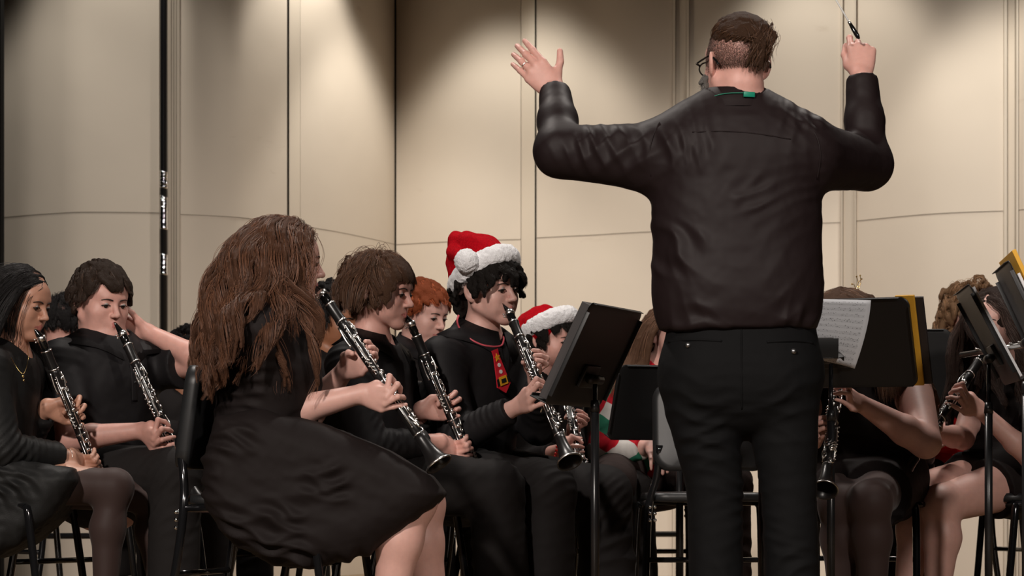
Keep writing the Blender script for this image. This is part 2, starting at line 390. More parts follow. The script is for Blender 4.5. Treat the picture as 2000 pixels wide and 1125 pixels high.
# ------------------------------------------------------------------ heads and hair
CR_C, CR_R = np.array([0, -0.012, 0.028]), np.array([0.0735, 0.093, 0.085])
def basis(yaw, pitch=0.0, roll=0.0):
    """yaw 0 faces stage right of the picture (+X), 90 faces the audience; columns right, forward, up"""
    y, p, r = [math.radians(v) for v in (yaw, pitch, roll)]
    f = np.array([math.cos(y) * math.cos(p), -math.sin(y) * math.cos(p), math.sin(p)])
    rt = nrm(np.cross(f, [0, 0, 1.0])); up = np.cross(rt, f)
    c, s_ = math.cos(r), math.sin(r)
    rt, up = rt * c + up * s_, up * c - rt * s_
    return np.stack([rt, f, up], 1)
def head_field(jaw=1.0, cheek=1.0, nose=1.0, female=False, ear=1.0):
    F = Fld()
    F.el(CR_C, CR_R, k=0.0)
    F.el((0, 0.030, -0.022), (0.060 * jaw, 0.056, 0.074), k=0.03)                     # face block
    F.el((0, 0.058, 0.030), (0.056, 0.030, 0.036), k=0.02)                             # forehead
    for s_ in (-1, 1):
        F.rc((s_ * 0.054 * jaw, -0.002, -0.052), (s_ * 0.016, 0.064, -0.092), 0.016, 0.016, k=0.025)   # jaw line
        F.el((s_ * 0.036, 0.054, -0.034), (0.024 * cheek, 0.026, 0.026), k=0.022)                       # cheek
        F.el((s_ * 0.031, 0.048, -0.062), (0.022 * cheek, 0.026, 0.022), k=0.02)
    F.el((0, 0.071, -0.097), (0.019, 0.018, 0.015), k=0.018)                           # chin
    F.el((0, 0.072, -0.058), (0.026, 0.020, 0.020), k=0.018)                           # muzzle
    F.rc((-0.030, 0.079, 0.017), (0.030, 0.079, 0.017), 0.0085, 0.0085, k=0.016)       # brow ridge
    for s_ in (-1, 1): F.el((s_ * 0.031, 0.094, -0.001), (0.018, 0.014, 0.0105), k=0.012, op='-')     # sockets
    F.rc((0, 0.082, 0.008), (0, 0.103 * nose, -0.029), 0.0072, 0.0088, k=0.010)       # nose
    F.el((0, 0.106 * nose, -0.033), (0.0095, 0.0095, 0.0082), k=0.006)
    for s_ in (-1, 1):
        F.el((s_ * 0.0105, 0.096 * nose, -0.036), (0.0072, 0.009, 0.0066), k=0.006)
        F.el((s_ * 0.0055, 0.102 * nose, -0.0425), (0.0032, 0.0045, 0.0030), k=0.002, op='-')
    for s_ in (-1, 1):
        F.el((s_ * 0.031, 0.0735, -0.001), (0.0155, 0.0140, 0.0125), k=0.004)           # lids
        F.rc((s_ * 0.020, 0.0905, -0.0048), (s_ * 0.042, 0.0860, -0.0048), 0.0016, 0.0014, k=0.002, op='-')   # eye opening
    F.lips = Fld()
    for G in (F, F.lips):
        for s_ in (-1, 1):
            G.rc((0, 0.0915, -0.0600), (s_ * 0.020, 0.0835, -0.0640), 0.0048, 0.0026, k=0.004)
            G.rc((0, 0.0900, -0.0690), (s_ * 0.018, 0.0830, -0.0655), 0.0056, 0.0026, k=0.004)
    F.rc((-0.019, 0.089, -0.0648), (0.019, 0.089, -0.0648), 0.0012, 0.0012, k=0.002, op='-')
    for s_ in (-1, 1):                                                                  # ears
        t = math.radians(14); e = np.array([[math.cos(s_ * 0.45), 0, math.sin(s_ * 0.0)], [0, 1, 0], [0, 0, 1]])
        a = s_ * 0.50; E = np.array([[math.cos(a), -math.sin(a), 0], [math.sin(a), math.cos(a), 0], [0, 0, 1.0]])
        X = np.array([[1, 0, 0], [0, math.cos(t), -math.sin(t)], [0, math.sin(t), math.cos(t)]]); Em = E @ X
        c = np.array([s_ * 0.0775, -0.008, -0.010])
        F.el(c, (0.0075 * ear, 0.0185 * ear, 0.031 * ear), Em, k=0.004)
        F.el(c + np.array([s_ * 0.0055, 0.004, 0.003]), (0.005, 0.0105, 0.019), Em, k=0.004, op='-')
    return F
def hairline(d):
    return d[:, 2] > np.interp(d[:, 1], [-1, 0.0, 0.2, 0.42, 0.7, 1], [-0.85, -0.75, -0.40, 0.08, 0.42, 0.50])
def fib(n):
    i = np.arange(n) + 0.5; ph = np.arccos(1 - 2 * i / n); th = math.pi * (1 + 5 ** 0.5) * i
    return np.stack([np.cos(th) * np.sin(ph), np.sin(th) * np.sin(ph), np.cos(ph)], 1)
def grad(F, X, e=0.002):
    d0 = F.ev(X); g = np.stack([F.ev(X + np.eye(3)[i] * e) - d0 for i in range(3)], 1); return d0, g / (np.linalg.norm(g, axis=1)[:, None] + 1e-9)
def grow(R, T, sc, col, n, region, length, comb, thick=(0.002, 0.014), grav=0.35, wave=0.0, wfreq=40, clump=0.5, nclump=90, steps=14, seed=1, lift=0.5, ang=0.0, clear=False, split=None):
    rs = np.random.RandomState(seed); d = fib(n * 2); d = d + rs.randn(*d.shape) * 0.02; d /= np.linalg.norm(d, axis=1)[:, None]
    d = d[region(d)]; m = len(d)
    L = length(d) * sc * (0.85 + 0.3 * rs.rand(m)); cb = comb(d)
    if cb.ndim == 1: cb = np.tile(cb, (m, 1))
    p = CR_C + d * CR_R * 0.99; nl = d / CR_R; nl /= np.linalg.norm(nl, axis=1)[:, None]
    X = (p * sc) @ R.T + T; Nn = nl @ R.T; Cw = cb @ R.T
    th = thick[0] + (thick[1] - thick[0]) * rs.rand(m) ** 0.8; st = L / (steps - 1)
    v = Nn * lift + Cw + rs.randn(m, 3) * 0.12; v /= np.linalg.norm(v, axis=1)[:, None]; pts = [X.copy()]
    for i in range(1, steps):
        v = v + np.array([0, 0, -1.0]) * grav + Cw * 0.12 * (1 - i / steps); v /= np.linalg.norm(v, axis=1)[:, None]
        X = X + v * st[:, None]
        d0, g = grad(col, X); need = th * min(1, i / 2.5) * sc; push = np.maximum(need - d0, 0); push = np.minimum(push, 0.02)
        X = X + g * push[:, None]; hit = push > 0
        vn = (v * g).sum(1); v = np.where((hit & (vn < 0))[:, None], v - g * vn[:, None] * 0.95, v)
        v /= np.linalg.norm(v, axis=1)[:, None] + 1e-9
        if clear:      # part the hair away from the face
            q = (X - T) @ R / sc; mk = (q[:, 1] > 0.025) & (q[:, 2] < 0.050) & (np.abs(q[:, 0]) < 0.078)
            q[:, 0] += np.where(mk, np.sign(q[:, 0] + 1e-6) * 0.012, 0); q[:, 1] -= np.where(mk, 0.006, 0); X = (q * sc) @ R.T + T
        if split is not None:      # long hair falls behind the back and down the chest, clear of the shoulder
            y0, half, zt_ = split; q = (X - T) @ R / sc; dy_ = q[:, 1] - y0; mk = (q[:, 2] < zt_) & (np.abs(dy_) < half)
            q[:, 1] += np.where(mk, np.sign(dy_) * 0.014, 0); X = (q * sc) @ R.T + T
        pts.append(X.copy())
    A = np.stack(pts, 1)
    # clumps
    gi = rs.choice(m, min(nclump, m), replace=False); g0 = A[gi, 0]
    near = np.argmin(((A[:, 0][:, None] - g0[None]) ** 2).sum(2), 1); t = np.linspace(0, 1, steps)[None, :, None]
    Gd = A[gi][near]; off = A[:, :1] - Gd[:, :1]
    A = A * (1 - clump * t) + (Gd + off * (1 - 0.75 * t)) * clump * t
    if wave:
        ph = rs.rand(len(gi))[near] * 6.28; fr = wfreq * (0.8 + 0.4 * rs.rand(len(gi))[near]); arc = (t[0, :, 0][None] * L[:, None])
        ax = np.cross(A[:, -1] - A[:, 0], [0, 0, 1.0]); ax /= np.linalg.norm(ax, axis=1)[:, None] + 1e-9
        ax2 = np.cross(A[:, -1] - A[:, 0], ax); ax2 /= np.linalg.norm(ax2, axis=1)[:, None] + 1e-9
        w = np.sin(arc * fr[:, None] + ph[:, None])[:, :, None]; w2 = np.cos(arc * fr[:, None] + ph[:, None])[:, :, None]
        A = A + (ax[:, None] * w + ax2[:, None] * w2) * wave * np.minimum(1, t * 3)
    return A
def hair_parts(A, mats, parent, rad=0.00045, mass_r=0.0085, nmass=220, h=0.0045, name='hair', seed=0):
    """a solid mass of hair with its loose strands as a sub-part"""
    m = len(A); rs = np.random.RandomState(seed); F = Fld()
    if nmass:
        for i in rs.choice(m, min(nmass, m), replace=False):
            q = A[i][::3] if A.shape[1] > 9 else A[i][::2]
            for a, b in zip(q[:-1], q[1:]): F.rc(a, b, mass_r, mass_r * 0.93, k=0.005)
        V, Fc = F.mesh(h); V = relax(V, Fc, 1); o = mesh_obj(name, V, Fc, mats[0], parent)
    else: o = parent
    hc = bpy.data.hair_curves.new('hair_strands'); k = A.shape[1]; hc.add_curves([k] * m)
    org = origin_of(o)
    hc.attributes['position'].data.foreach_set('vector', (A - org).astype(np.float32).ravel())
    ra = hc.attributes.get('radius') or hc.attributes.new('radius', 'FLOAT', 'POINT')
    rr = np.tile(rad * np.interp(np.linspace(0, 1, k), [0, 0.7, 1], [1, 1, 0.35]), m).astype(np.float32); ra.data.foreach_set('value', rr)
    hc.materials.append(mats[1]); s_ = bpy.data.objects.new('hair_strands', hc); COL.objects.link(s_); s_.parent = o
    return o
HAIR = {}
def hairmats(key, c, rough=0.35):
    if key not in HAIR: HAIR[key] = (mat(key + '_hair_mass', [v * 0.5 for v in c], 0.7, bump=(350, 0.9, 0.004), spec=0.15), hair_mat(key + '_hair_strands', c, rough))
    return HAIR[key]

# ------------------------------------------------------------------ hands
def hand(F, wrist, pdir, xth, dors, sc=1.0, tips=None, thumb=None, curls=None, spread=0.0, thick=1.0, thumb_dir=None, k=0.004):
    """palm, four fingers of different lengths and a thumb from the side of the palm. xth points to the thumb side, dors to the back of the hand"""
    y = nrm(pdir); x = nrm(np.array(xth) - y * np.dot(xth, y)); z = np.cross(x, y)
    if np.dot(z, dors) < 0: z = -z
    W = np.array(wrist, float); tr = lambda a, b, c: W + (x * a + y * b + z * c) * sc
    kn = [(0.028, 0.086, 0.002), (0.008, 0.091, 0.004), (-0.012, 0.087, 0.002), (-0.030, 0.078, -0.003)]
    L = [(0.043, 0.026, 0.021), (0.047, 0.030, 0.022), (0.043, 0.028, 0.021), (0.034, 0.021, 0.019)]
    r0 = [0.0092, 0.0094, 0.0089, 0.0080]; r0 = [r * thick * sc for r in r0]
    for i, (a, b, c) in enumerate(kn):      # metacarpals make the palm
        F.rc(tr(a * 0.45, 0.004, 0), tr(a, b * 0.96, c), 0.0150 * sc, 0.0112 * sc, k=0.012 * sc, n=z, f=0.9)
    F.el(tr(0.0, 0.045, -0.006), (0.034 * sc, 0.045 * sc, 0.0125 * sc), np.stack([x, y, z], 1), k=0.012 * sc)
    F.rc(tr(0.006, 0.004, -0.004), tr(0.036, 0.040, -0.012), 0.016 * sc, 0.013 * sc, k=0.012 * sc)    # ball of the thumb
    nails = []
    for i in range(4):
        K = tr(*kn[i]); l1, l2, l3 = [v * sc for v in L[i]]
        if tips is not None and tips[i] is not None:
            T = np.array(tips[i], float); d = T - K; D = np.linalg.norm(d); l23 = (l2 + l3) * 0.97
            if D > (l1 + l23) * 0.985: d = d / D * (l1 + l23) * 0.985; D = np.linalg.norm(d); T = K + d
            u = d / D; a = (l1 * l1 - l23 * l23 + D * D) / (2 * D); hgt = math.sqrt(max(l1 * l1 - a * a, 0))
            bz = z - u * np.dot(z, u); bz = nrm(bz); J1 = K + u * a + bz * hgt
            w = nrm(T - J1); bz2 = nrm(bz - w * np.dot(bz, w)) if np.linalg.norm(bz - w * np.dot(bz, w)) > 1e-4 else z
            J2 = J1 + w * l2 + bz2 * l3 * 0.22
        else:
            cu = curls[i]; sp = math.radians(spread * (1.5 - i) + (cu[3] if len(cu) > 3 else 0)); ang = 0; pos = K; out = []
            yy = y * math.cos(sp) + x * math.sin(sp)
            for l, c_ in zip((l1, l2, l3), cu[:3]):
                ang += math.radians(c_); pos = pos + (yy * math.cos(ang) - z * math.sin(ang)) * l; out.append(pos)
            J1, J2, T = out
        r = r0[i]
        F.rc(K, J1, r * 1.04, r * 0.96, k=k * sc); F.rc(J1, J2, r * 0.96, r * 0.86, k=0.002); F.rc(J2, T, r * 0.87, r * 0.76, k=0.002)
        F.el(J1, (r * 1.06,) * 3, k=0.002)
        nails.append((J2, T, r * 0.8))
    M0, M1 = tr(0.034, 0.038, -0.012), None
    if thumb is not None:
        T = np.array(thumb, float); d = T - M0; D = np.linalg.norm(d); a, b = 0.036 * sc, 0.031 * sc
        if D > (a + b) * 0.98: T = M0 + d / D * (a + b) * 0.98; D = (a + b) * 0.98; d = T - M0
        u = d / D; q = (a * a - b * b + D * D) / (2 * D); hh = math.sqrt(max(a * a - q * q, 0)); bx = nrm(x * 0.8 + z * 0.2 - u * np.dot(x * 0.8 + z * 0.2, u)); M1 = M0 + u * q + bx * hh
    else:
        td = thumb_dir or ((0.6, 0.75, -0.1), (0.35, 0.9, -0.1)); e1 = nrm(x * td[0][0] + y * td[0][1] + z * td[0][2]); e2 = nrm(x * td[1][0] + y * td[1][1] + z * td[1][2])
        M1 = M0 + e1 * 0.036 * sc; T = M1 + e2 * 0.030 * sc
    F.rc(M0, M1, 0.0125 * sc, 0.0098 * sc * thick, k=0.008 * sc); F.rc(M1, T, 0.0102 * sc * thick, 0.0082 * sc * thick, k=0.003)
    return nails

# ------------------------------------------------------------------ clarinets
def clar_frame(c):
    """c: top (mouthpiece tip) and bell end; front = the side that carries the tone holes"""
    a = np.array(c['a']); b = np.array(c['b']); d = nrm(b - a); f = np.array(c['front'], float); f = nrm(f - d * np.dot(f, d)); return a, b, d, f
def grip(c, s_mid, side, sc, gap=0.021):
    """finger targets for one hand: tips over the tone holes, thumb behind"""
    a, b, d, f = clar_frame(c); sd = nrm(side - d * np.dot(side, d))
    rad = 0.0145
    tips = [a + d * (s_mid + (i - 1.2) * gap) + f * (rad + 0.010) + sd * 0.004 * (1 - 0.2 * i) for i in range(4)]
    thumb = a + d * (s_mid - 0.018) - f * (rad + 0.010) + sd * 0.002
    Kc = a + d * (s_mid + 0.004) + sd * 0.040 * sc - f * 0.018 * sc
    return tips, thumb, Kc, d, f, sd

# ------------------------------------------------------------------ people
def person(label, D0, J, head, skin='fair', h=0.0035, w=1.0, wt=1.0, clar=None, hands=None, group=None, skin_legs=None, legs=True, arms=True, feet=True):
    """J: joints as (px, py, extra depth). Builds one continuous body; returns a dict for the clothes"""
    bs = head.get('bs', 0.96); X = {}
    for k_, v in J.items():
        if k_ in ('ty', 'sw', 'hw') or k_[:2] in ('el', 'an', 'kn'): continue
        X[k_] = v if isinstance(v, np.ndarray) else P(v[0], v[1], D0 + (v[2] if len(v) > 2 else 0))
    ty = basis(J.get('ty', 20)); sw = J.get('sw', 0.165) * bs * (w + 1) / 2; hw = J.get('hw', 0.085) * bs * (w + 1) / 2
    upv = nrm(X['neck'] - X['pel'])
    if 'che' not in X: X['che'] = X['pel'] * 0.45 + X['neck'] * 0.55 - ty[:, 1] * 0.015
    if 'shR' not in X: X['shR'] = X['neck'] - upv * 0.055 + ty[:, 0] * sw
    if 'shL' not in X: X['shL'] = X['neck'] - upv * 0.055 - ty[:, 0] * sw
    if 'hpR' not in X: X['hpR'] = X['pel'] + ty[:, 0] * hw + np.array([0, 0, -0.02]); X['hpL'] = X['pel'] - ty[:, 0] * hw + np.array([0, 0, -0.02])
    for s_ in 'RL':
        if 'kn' + s_ in J and legs:
            v = J['kn' + s_]
            if isinstance(v, np.ndarray): X['kn' + s_] = v; X['an' + s_] = J['an' + s_]; continue
            Ds = np.linspace(D0 - 0.7, D0 + 0.7, 281); q = np.array([P(v[0], v[1], d) for d in Ds]); e = np.abs(np.linalg.norm(q - X['hp' + s_], axis=1) - 0.42 * bs) + 0.12 * np.abs(Ds - D0 - v[2]); X['kn' + s_] = q[np.argmin(e)]
            v = J.get('an' + s_, (J['kn' + s_][0], 0)); kn = X['kn' + s_]; dd = kn[1] + v[1]; X['an' + s_] = np.array([(v[0] - 1000.0) * dd / F_PX, dd, 0.09]) if v[0] > -5000 else X['kn' + s_] * 1
    if 'root' in X: base = X['root']
    else: base = X['pel']
    root = empty('person', (base[0], base[1], 0.0), label, 'person', group)
    up = nrm(X['neck'] - X['pel']); rt = nrm(X['shR'] - X['shL']); fw = nrm(np.cross(up, rt)); rt = nrm(np.cross(fw, up))
    hs = head.get('s', 1.0); HR = basis(head['yaw'], head.get('pitch', 0), head.get('roll', 0)); HT = head['c'] if isinstance(head['c'], np.ndarray) else P(head['c'][0], head['c'][1], D0 + (head['c'][2] if len(head['c']) > 2 else 0))
    HF = head_field(head.get('jaw', 1), head.get('cheek', 1), head.get('nose', 1), ear=head.get('ear', 1)); HF.lips.xf(HR, HT, hs); HF.xf(HR, HT, hs)
    F = Fld(); F.p += HF.p
    hb = HT + HR @ np.array([0, -0.022, -0.060]) * hs
    F.rc(hb, X['neck'], 0.050 * hs * head.get('neck', 1), 0.056 * hs * head.get('neck', 1), k=0.022)
    tw = w
    F.rc(X['neck'] - up * 0.03, X['neck'] - up * 0.03 , 0.075 * tw, 0.075 * tw, k=0.05, n=fw, f=0.7)
    sR = X['shR'] - rt * 0.02; sL = X['shL'] + rt * 0.02
    F.rc(sR, sL, 0.050 * tw, 0.050 * tw, k=0.05)
    che = X['che']
    F.rc(X['neck'] - up * 0.10, che, 0.135 * tw, 0.145 * tw, k=0.05, n=fw, f=0.72)
    F.rc(che, X['pel'], 0.140 * tw * wt, 0.160 * tw * wt, k=0.06, n=fw, f=0.75)
    for s_ in 'RL':
        if 'el' + s_ not in J: continue
        hd = (hands or {}).get(s_); wr = X['wr' + s_]; v = J['el' + s_]
        if isinstance(v, np.ndarray): v = (1000 + v[0] * F_PX / v[1], HOR - (v[2] - HC) * F_PX / v[1], v[1] - D0)
        if hd and 'clar' in hd:
            tips, thumb, Kc, d, f, sd = grip(clar, hd['clar'], rt if s_ == 'R' else -rt, hs, hd.get('gap', 0.021)); wr = Kc - nrm(Kc - wr) * 0.084 * hs * hd.get('s', 1)
        l1, l2 = 0.275 * bs, 0.245 * bs; sh = X['sh' + s_]; dv = wr - sh; D = np.linalg.norm(dv); u = dv / D
        if D > (l1 + l2) * 0.99:
            k_ = D / (l1 + l2) / 0.99; l1 *= k_; l2 *= k_
            if k_ > 1.08: print('arm stretched', label[:30], s_, round(k_, 2))
        a_ = (l1 * l1 - l2 * l2 + D * D) / (2 * D); hh = math.sqrt(max(l1 * l1 - a_ * a_, 0)); e1 = nrm(np.cross(u, [0.3, 0.2, 1])); e2 = np.cross(u, e1); best = None
        for t_ in np.linspace(0, 2 * math.pi, 73):
            q = sh + u * a_ + (e1 * math.cos(t_) + e2 * math.sin(t_)) * hh; px = 1000 + q[0] * F_PX / q[1]; py = HOR - (q[2] - HC) * F_PX / q[1]
            c_ = math.hypot(px - v[0], py - v[1]) + abs(q[1] - D0 - v[2]) * 60
            if best is None or c_ < best[0]: best = (c_, q)
        X['el' + s_] = best[1]
        if best[0] > 45: print('elbow off', label[:30], s_, round(best[0]))
    info = dict(kc=[], X=X, root=root, up=up, rt=rt, fw=fw, HR=HR, HT=HT, hs=hs, HF=HF, w=w, wt=wt, skin=skin, D0=D0, wr={}, c=clar, J=J)
    hands = hands or {}
    for s_ in 'RL':
        if 'el' + s_ not in X: continue
        sh, el = X['sh' + s_], X['el' + s_]; hd = hands.get(s_); wr = X['wr' + s_]; al = 1.0
        if hd and 'clar' in hd:
            tips, thumb, Kc, d, f, sd = grip(clar, hd['clar'], rt if s_ == 'R' else -rt, hs, hd.get('gap', 0.021))
            pd = nrm(Kc - wr); wr = Kc - pd * 0.084 * hs * hd.get('s', 1); info['wr'][s_] = wr
            info['kc'] += [Kc, Kc + pd * 0.05]
            hand(F, wr, pd, -d, sd + f * 0.6, hs * 0.95 * hd.get('s', 1), tips, thumb)
        elif hd:
            hand(F, wr, np.array(hd['pd']), np.array(hd['x']), np.array(hd['z']), hs * 0.95 * hd.get('s', 1), curls=hd['curls'], spread=hd.get('spread', 0), thumb_dir=hd.get('thumb'), tips=hd.get('tips'), thumb=hd.get('tt'))
        info['wr'][s_] = wr; ar = (w + 1) / 2 * head.get('arm', 1)
        F.rc(sh, el, 0.050 * ar, 0.038 * ar, k=0.03)
        mid = el * 0.68 + wr * 0.32
        F.rc(el, mid, 0.037 * ar, 0.038 * ar, k=0.015); F.rc(mid, wr, 0.037 * ar, 0.0245 * min(ar, 1.08), k=0.012)
    if legs:
        for s_ in 'RL':
            if 'kn' + s_ not in X: continue
            hp, kn, an = X['hp' + s_], X['kn' + s_], X['an' + s_]; lr = (w + 1) / 2 * head.get('leg', 1)
            F.rc(hp, kn, 0.085 * lr, 0.056 * lr, k=0.04); F.el(kn, (0.055 * lr,) * 3, k=0.02)
            cal = kn * 0.68 + an * 0.32; bk = -nrm((kn - hp) * np.array([1, 1, 0])) * 0.012
            F.rc(kn, cal + bk, 0.050 * lr, 0.053 * lr, k=0.03); F.rc(cal + bk, an, 0.052 * lr, 0.034 * lr, k=0.03)
            if feet:
                fd = nrm((kn - hp) * np.array([1, 1, 0])); F.rc(an - np.array([0, 0, 0.03]), an + fd * 0.13 - np.array([0, 0, 0.05]), 0.036, 0.026, k=0.03)
    V, Fc = F.mesh(h); V = relax(V, Fc, 1, 0.35)
    fc = V[Fc].mean(1); fm = np.zeros(len(Fc), int)
    near = ((fc - HT) ** 2).sum(1) < (0.13 * hs) ** 2; idx = np.where(near)[0]; fm[idx[HF.lips.ev(fc[idx]) < 0.0010]] = 1
    mats = [SKIN[skin], LIP[skin]]
    if skin_legs: mats.append(M[skin_legs]); zc = info['X']['pel'][2] + 0.12; mk_ = (fc[:, 2] < zc) & leg_mask(fc, X)
    if skin_legs:
        for w_ in list(info['wr'].values()) + info['kc']: mk_ &= np.linalg.norm(fc - w_, axis=1) > 0.095
        fm[mk_] = 2
    info['F'] = F
    mesh_obj('body', V, Fc, mats, root, True, fm)
    T = lambda q: (np.atleast_2d(q) * hs) @ HR.T + HT
    if head.get('face', True):
        for s_ in (-1, 1):
            b = MB(); b.ball(T((s_ * 0.031, 0.0765, -0.002))[0], 0.0118 * hs, 0); io = T((s_ * 0.031, 0.0815, -0.0062))[0]; b.ball(io, 0.0078 * hs, 1); b.build('eye', [M['eye'], M['iris']], root)
            pts = T([(s_ * 0.0165, 0.0855, -0.0050), (s_ * 0.024, 0.0900, -0.0026), (s_ * 0.031, 0.0905, -0.0022), (s_ * 0.039, 0.0880, -0.0030), (s_ * 0.047, 0.0815, -0.0058)])
            MB().tube(smooth_path(pts, 5), 0.0015 * hs, 6).build('eyelashes', M['lash'], root)
            pts = T([(s_ * 0.013, 0.0920, 0.0120), (s_ * 0.024, 0.0920, 0.0150), (s_ * 0.036, 0.0880, 0.0155), (s_ * 0.048, 0.0785, 0.0110)]); q = smooth_path(pts, 5); n = len(q)
            MB().tube(q, [(0.0022 - 0.0013 * i / n) * hs for i in range(n)], 8).build('eyebrow', head.get('brow', M['lash']), root)
    return info
def leg_mask(fc, X):
    m = np.zeros(len(fc), bool)
    for s_ in 'RL':
        if 'kn' + s_ not in X: continue
        for a, b in ((X['hp' + s_], X['kn' + s_]), (X['kn' + s_], X['an' + s_])):
            ba = b - a; t = np.clip((fc - a) @ ba / (ba @ ba), 0, 1.05); m |= np.linalg.norm(fc - a - t[:, None] * ba, axis=1) < 0.105
    return m & (fc[:, 2] < X['hpR'][2] + 0.10)

def top_field(I, g=0.010, sleeve=1.0, sl_gap=0.012, hem=0.02, belly=1.0, low=True, arm_r=1.0):
    """shirt over the torso and arms; sleeve = share of the arm it covers (0.5 is the elbow)"""
    X, up, rt, fw, w = I['X'], I['up'], I['rt'], I['fw'], I['w']; F = Fld(); wt = I['wt']
    sR = X['shR'] - rt * 0.02; sL = X['shL'] + rt * 0.02
    F.rc(X['neck'] - up * 0.035, X['neck'] - up * 0.035, (0.078 + g) * w, (0.078 + g) * w, k=0.04, n=fw, f=0.72)
    F.rc(sR, sL, 0.050 * w + g, 0.050 * w + g, k=0.05)
    F.rc(X['neck'] - up * 0.10, X['che'], 0.135 * w + g * 1.3, 0.145 * w + g * 1.5, k=0.05, n=fw, f=0.74)
    if low:
        lowc = [(X['pel'] - up * hem, -up)]
        F.rc(X['che'], X['pel'], 0.142 * w * wt + g * 1.6, (0.160 * w * wt + g * 1.8) * belly, k=0.05, n=fw, f=0.77, clip=lowc)
    # neck opening
    F.rc(X['neck'] - up * 0.01 + fw * 0.02, X['neck'] + up * 0.12 + fw * 0.02, 0.058, 0.075, k=0.01, op='-')
    ar = (w + 1) / 2 * arm_r
    for s_ in 'RL':
        if 'el' + s_ not in X or sleeve <= 0: continue
        sh, el, wr = X['sh' + s_], X['el' + s_], I['wr'][s_]
        if sleeve <= 0.5:
            t = sleeve / 0.5; e = sh + (el - sh) * t; d = nrm(el - sh); F.rc(sh, e + d * 0.05, 0.053 * ar + g, 0.046 * ar + g + sl_gap, k=0.035, clip=[(e, d)])
        else:
            F.rc(sh, el, 0.053 * ar + g, 0.042 * ar + g, k=0.035); e = el + (wr - el) * (sleeve - 0.5) * 2; d = nrm(wr - el)
            F.rc(el, e + d * 0.03, 0.042 * ar + g * 0.9, 0.030 * ar + g * 0.5 + 0.003, k=0.02, clip=[(e, d)])
    return F
def arm_folds(I, amp=0.006, wl=0.035):
    out = []; X = I['X']
    for s_ in 'RL':
        if 'el' + s_ in X:
            sh, el, wr = X['sh' + s_], X['el' + s_], I['wr'][s_]
            out.append((el, 0.085, nrm(wr - sh), wl, amp)); out.append((el * 0.5 + wr * 0.5, 0.09, nrm(wr - el) + I['fw'] * 0.3, wl * 1.1, amp * 0.6)); out.append((sh, 0.09, nrm(el - sh) + I['rt'] * 0.4, wl * 1.2, amp * 0.8))
    return out
def torso_folds(I, amp=0.007, wl=0.06):
    X = I['X']; up, rt, fw = I['up'], I['rt'], I['fw']; be = X['che'] * 0.35 + X['pel'] * 0.65
    return [(be, 0.16, up + rt * 0.25, wl, amp), (X['che'], 0.16, up * 0.6 + rt * 0.8, wl * 1.3, amp * 0.6), (X['che'] + fw * 0.1, 0.15, rt + up * 0.4, wl * 1.2, amp * 0.5)]
def top(I, m, name='shirt', h=None, fl=None, seed=1, **kw):
    F = top_field(I, **kw); V, Fc = F.mesh(h or 0.006); V = relax(V, Fc, 1)
    V = folds(V, Fc, fl if fl is not None else arm_folds(I) + torso_folds(I), seed); o = mesh_obj(name, V, Fc, m, I['root']); I['top'] = o; I['topF'] = F; return o
def collar(I, m, rise=0.035, r=0.062, name='collar', open_=0.5, spread=1.0, parent=None):
    """turned-down collar: a stand band with two points in front"""
    X, HR = I['X'], I['HR']; up, fw, rt = I['up'], I['fw'], I['rt']; c = X['neck'] + up * 0.030; hs = I['hs']; r = r + .004
    b = MB(); n = 28; V = []; F = []
    for i in range(n + 1):
        a = open_ * 0.5 + (2 * math.pi - open_) * i / n; s_, k_ = math.sin(a), math.cos(a); dirv = rt * s_ + fw * k_
        t = max(0, k_); back = max(0, -k_)
        rr = r * hs
        inner = c + dirv * rr + up * (rise * (0.75 + 0.45 * back) - 0.022 * t); topv = c + dirv * (rr + 0.004) + up * (rise * (0.8 + 0.45 * back) - 0.022 * t + 0.003)
        drop = 0.040 + 0.040 * spread * max(0, math.cos(a)) ** 5; outv = c + dirv * (rr + 0.012) + up * (rise * 0.5 - 0.022 * t - drop)
        for _ in range(30):
            if 'topF' not in I or I['topF'].ev(outv[None])[0] > 0.005: break
            outv = outv + dirv * 0.004
        low = c + dirv * (rr - 0.001) + up * (-0.030)
        V += [low, inner, topv, outv, outv - dirv * 0.004 - up * 0.001, c + dirv * (rr + 0.004) + up * (rise * 0.55 - 0.022 * t)]
    for i in range(n):
        for j in range(5): F.append((i * 6 + j, (i + 1) * 6 + j, (i + 1) * 6 + j + 1, i * 6 + j + 1))
    b.add(V, F); o = b.build(name, m, parent or I['top']); return o
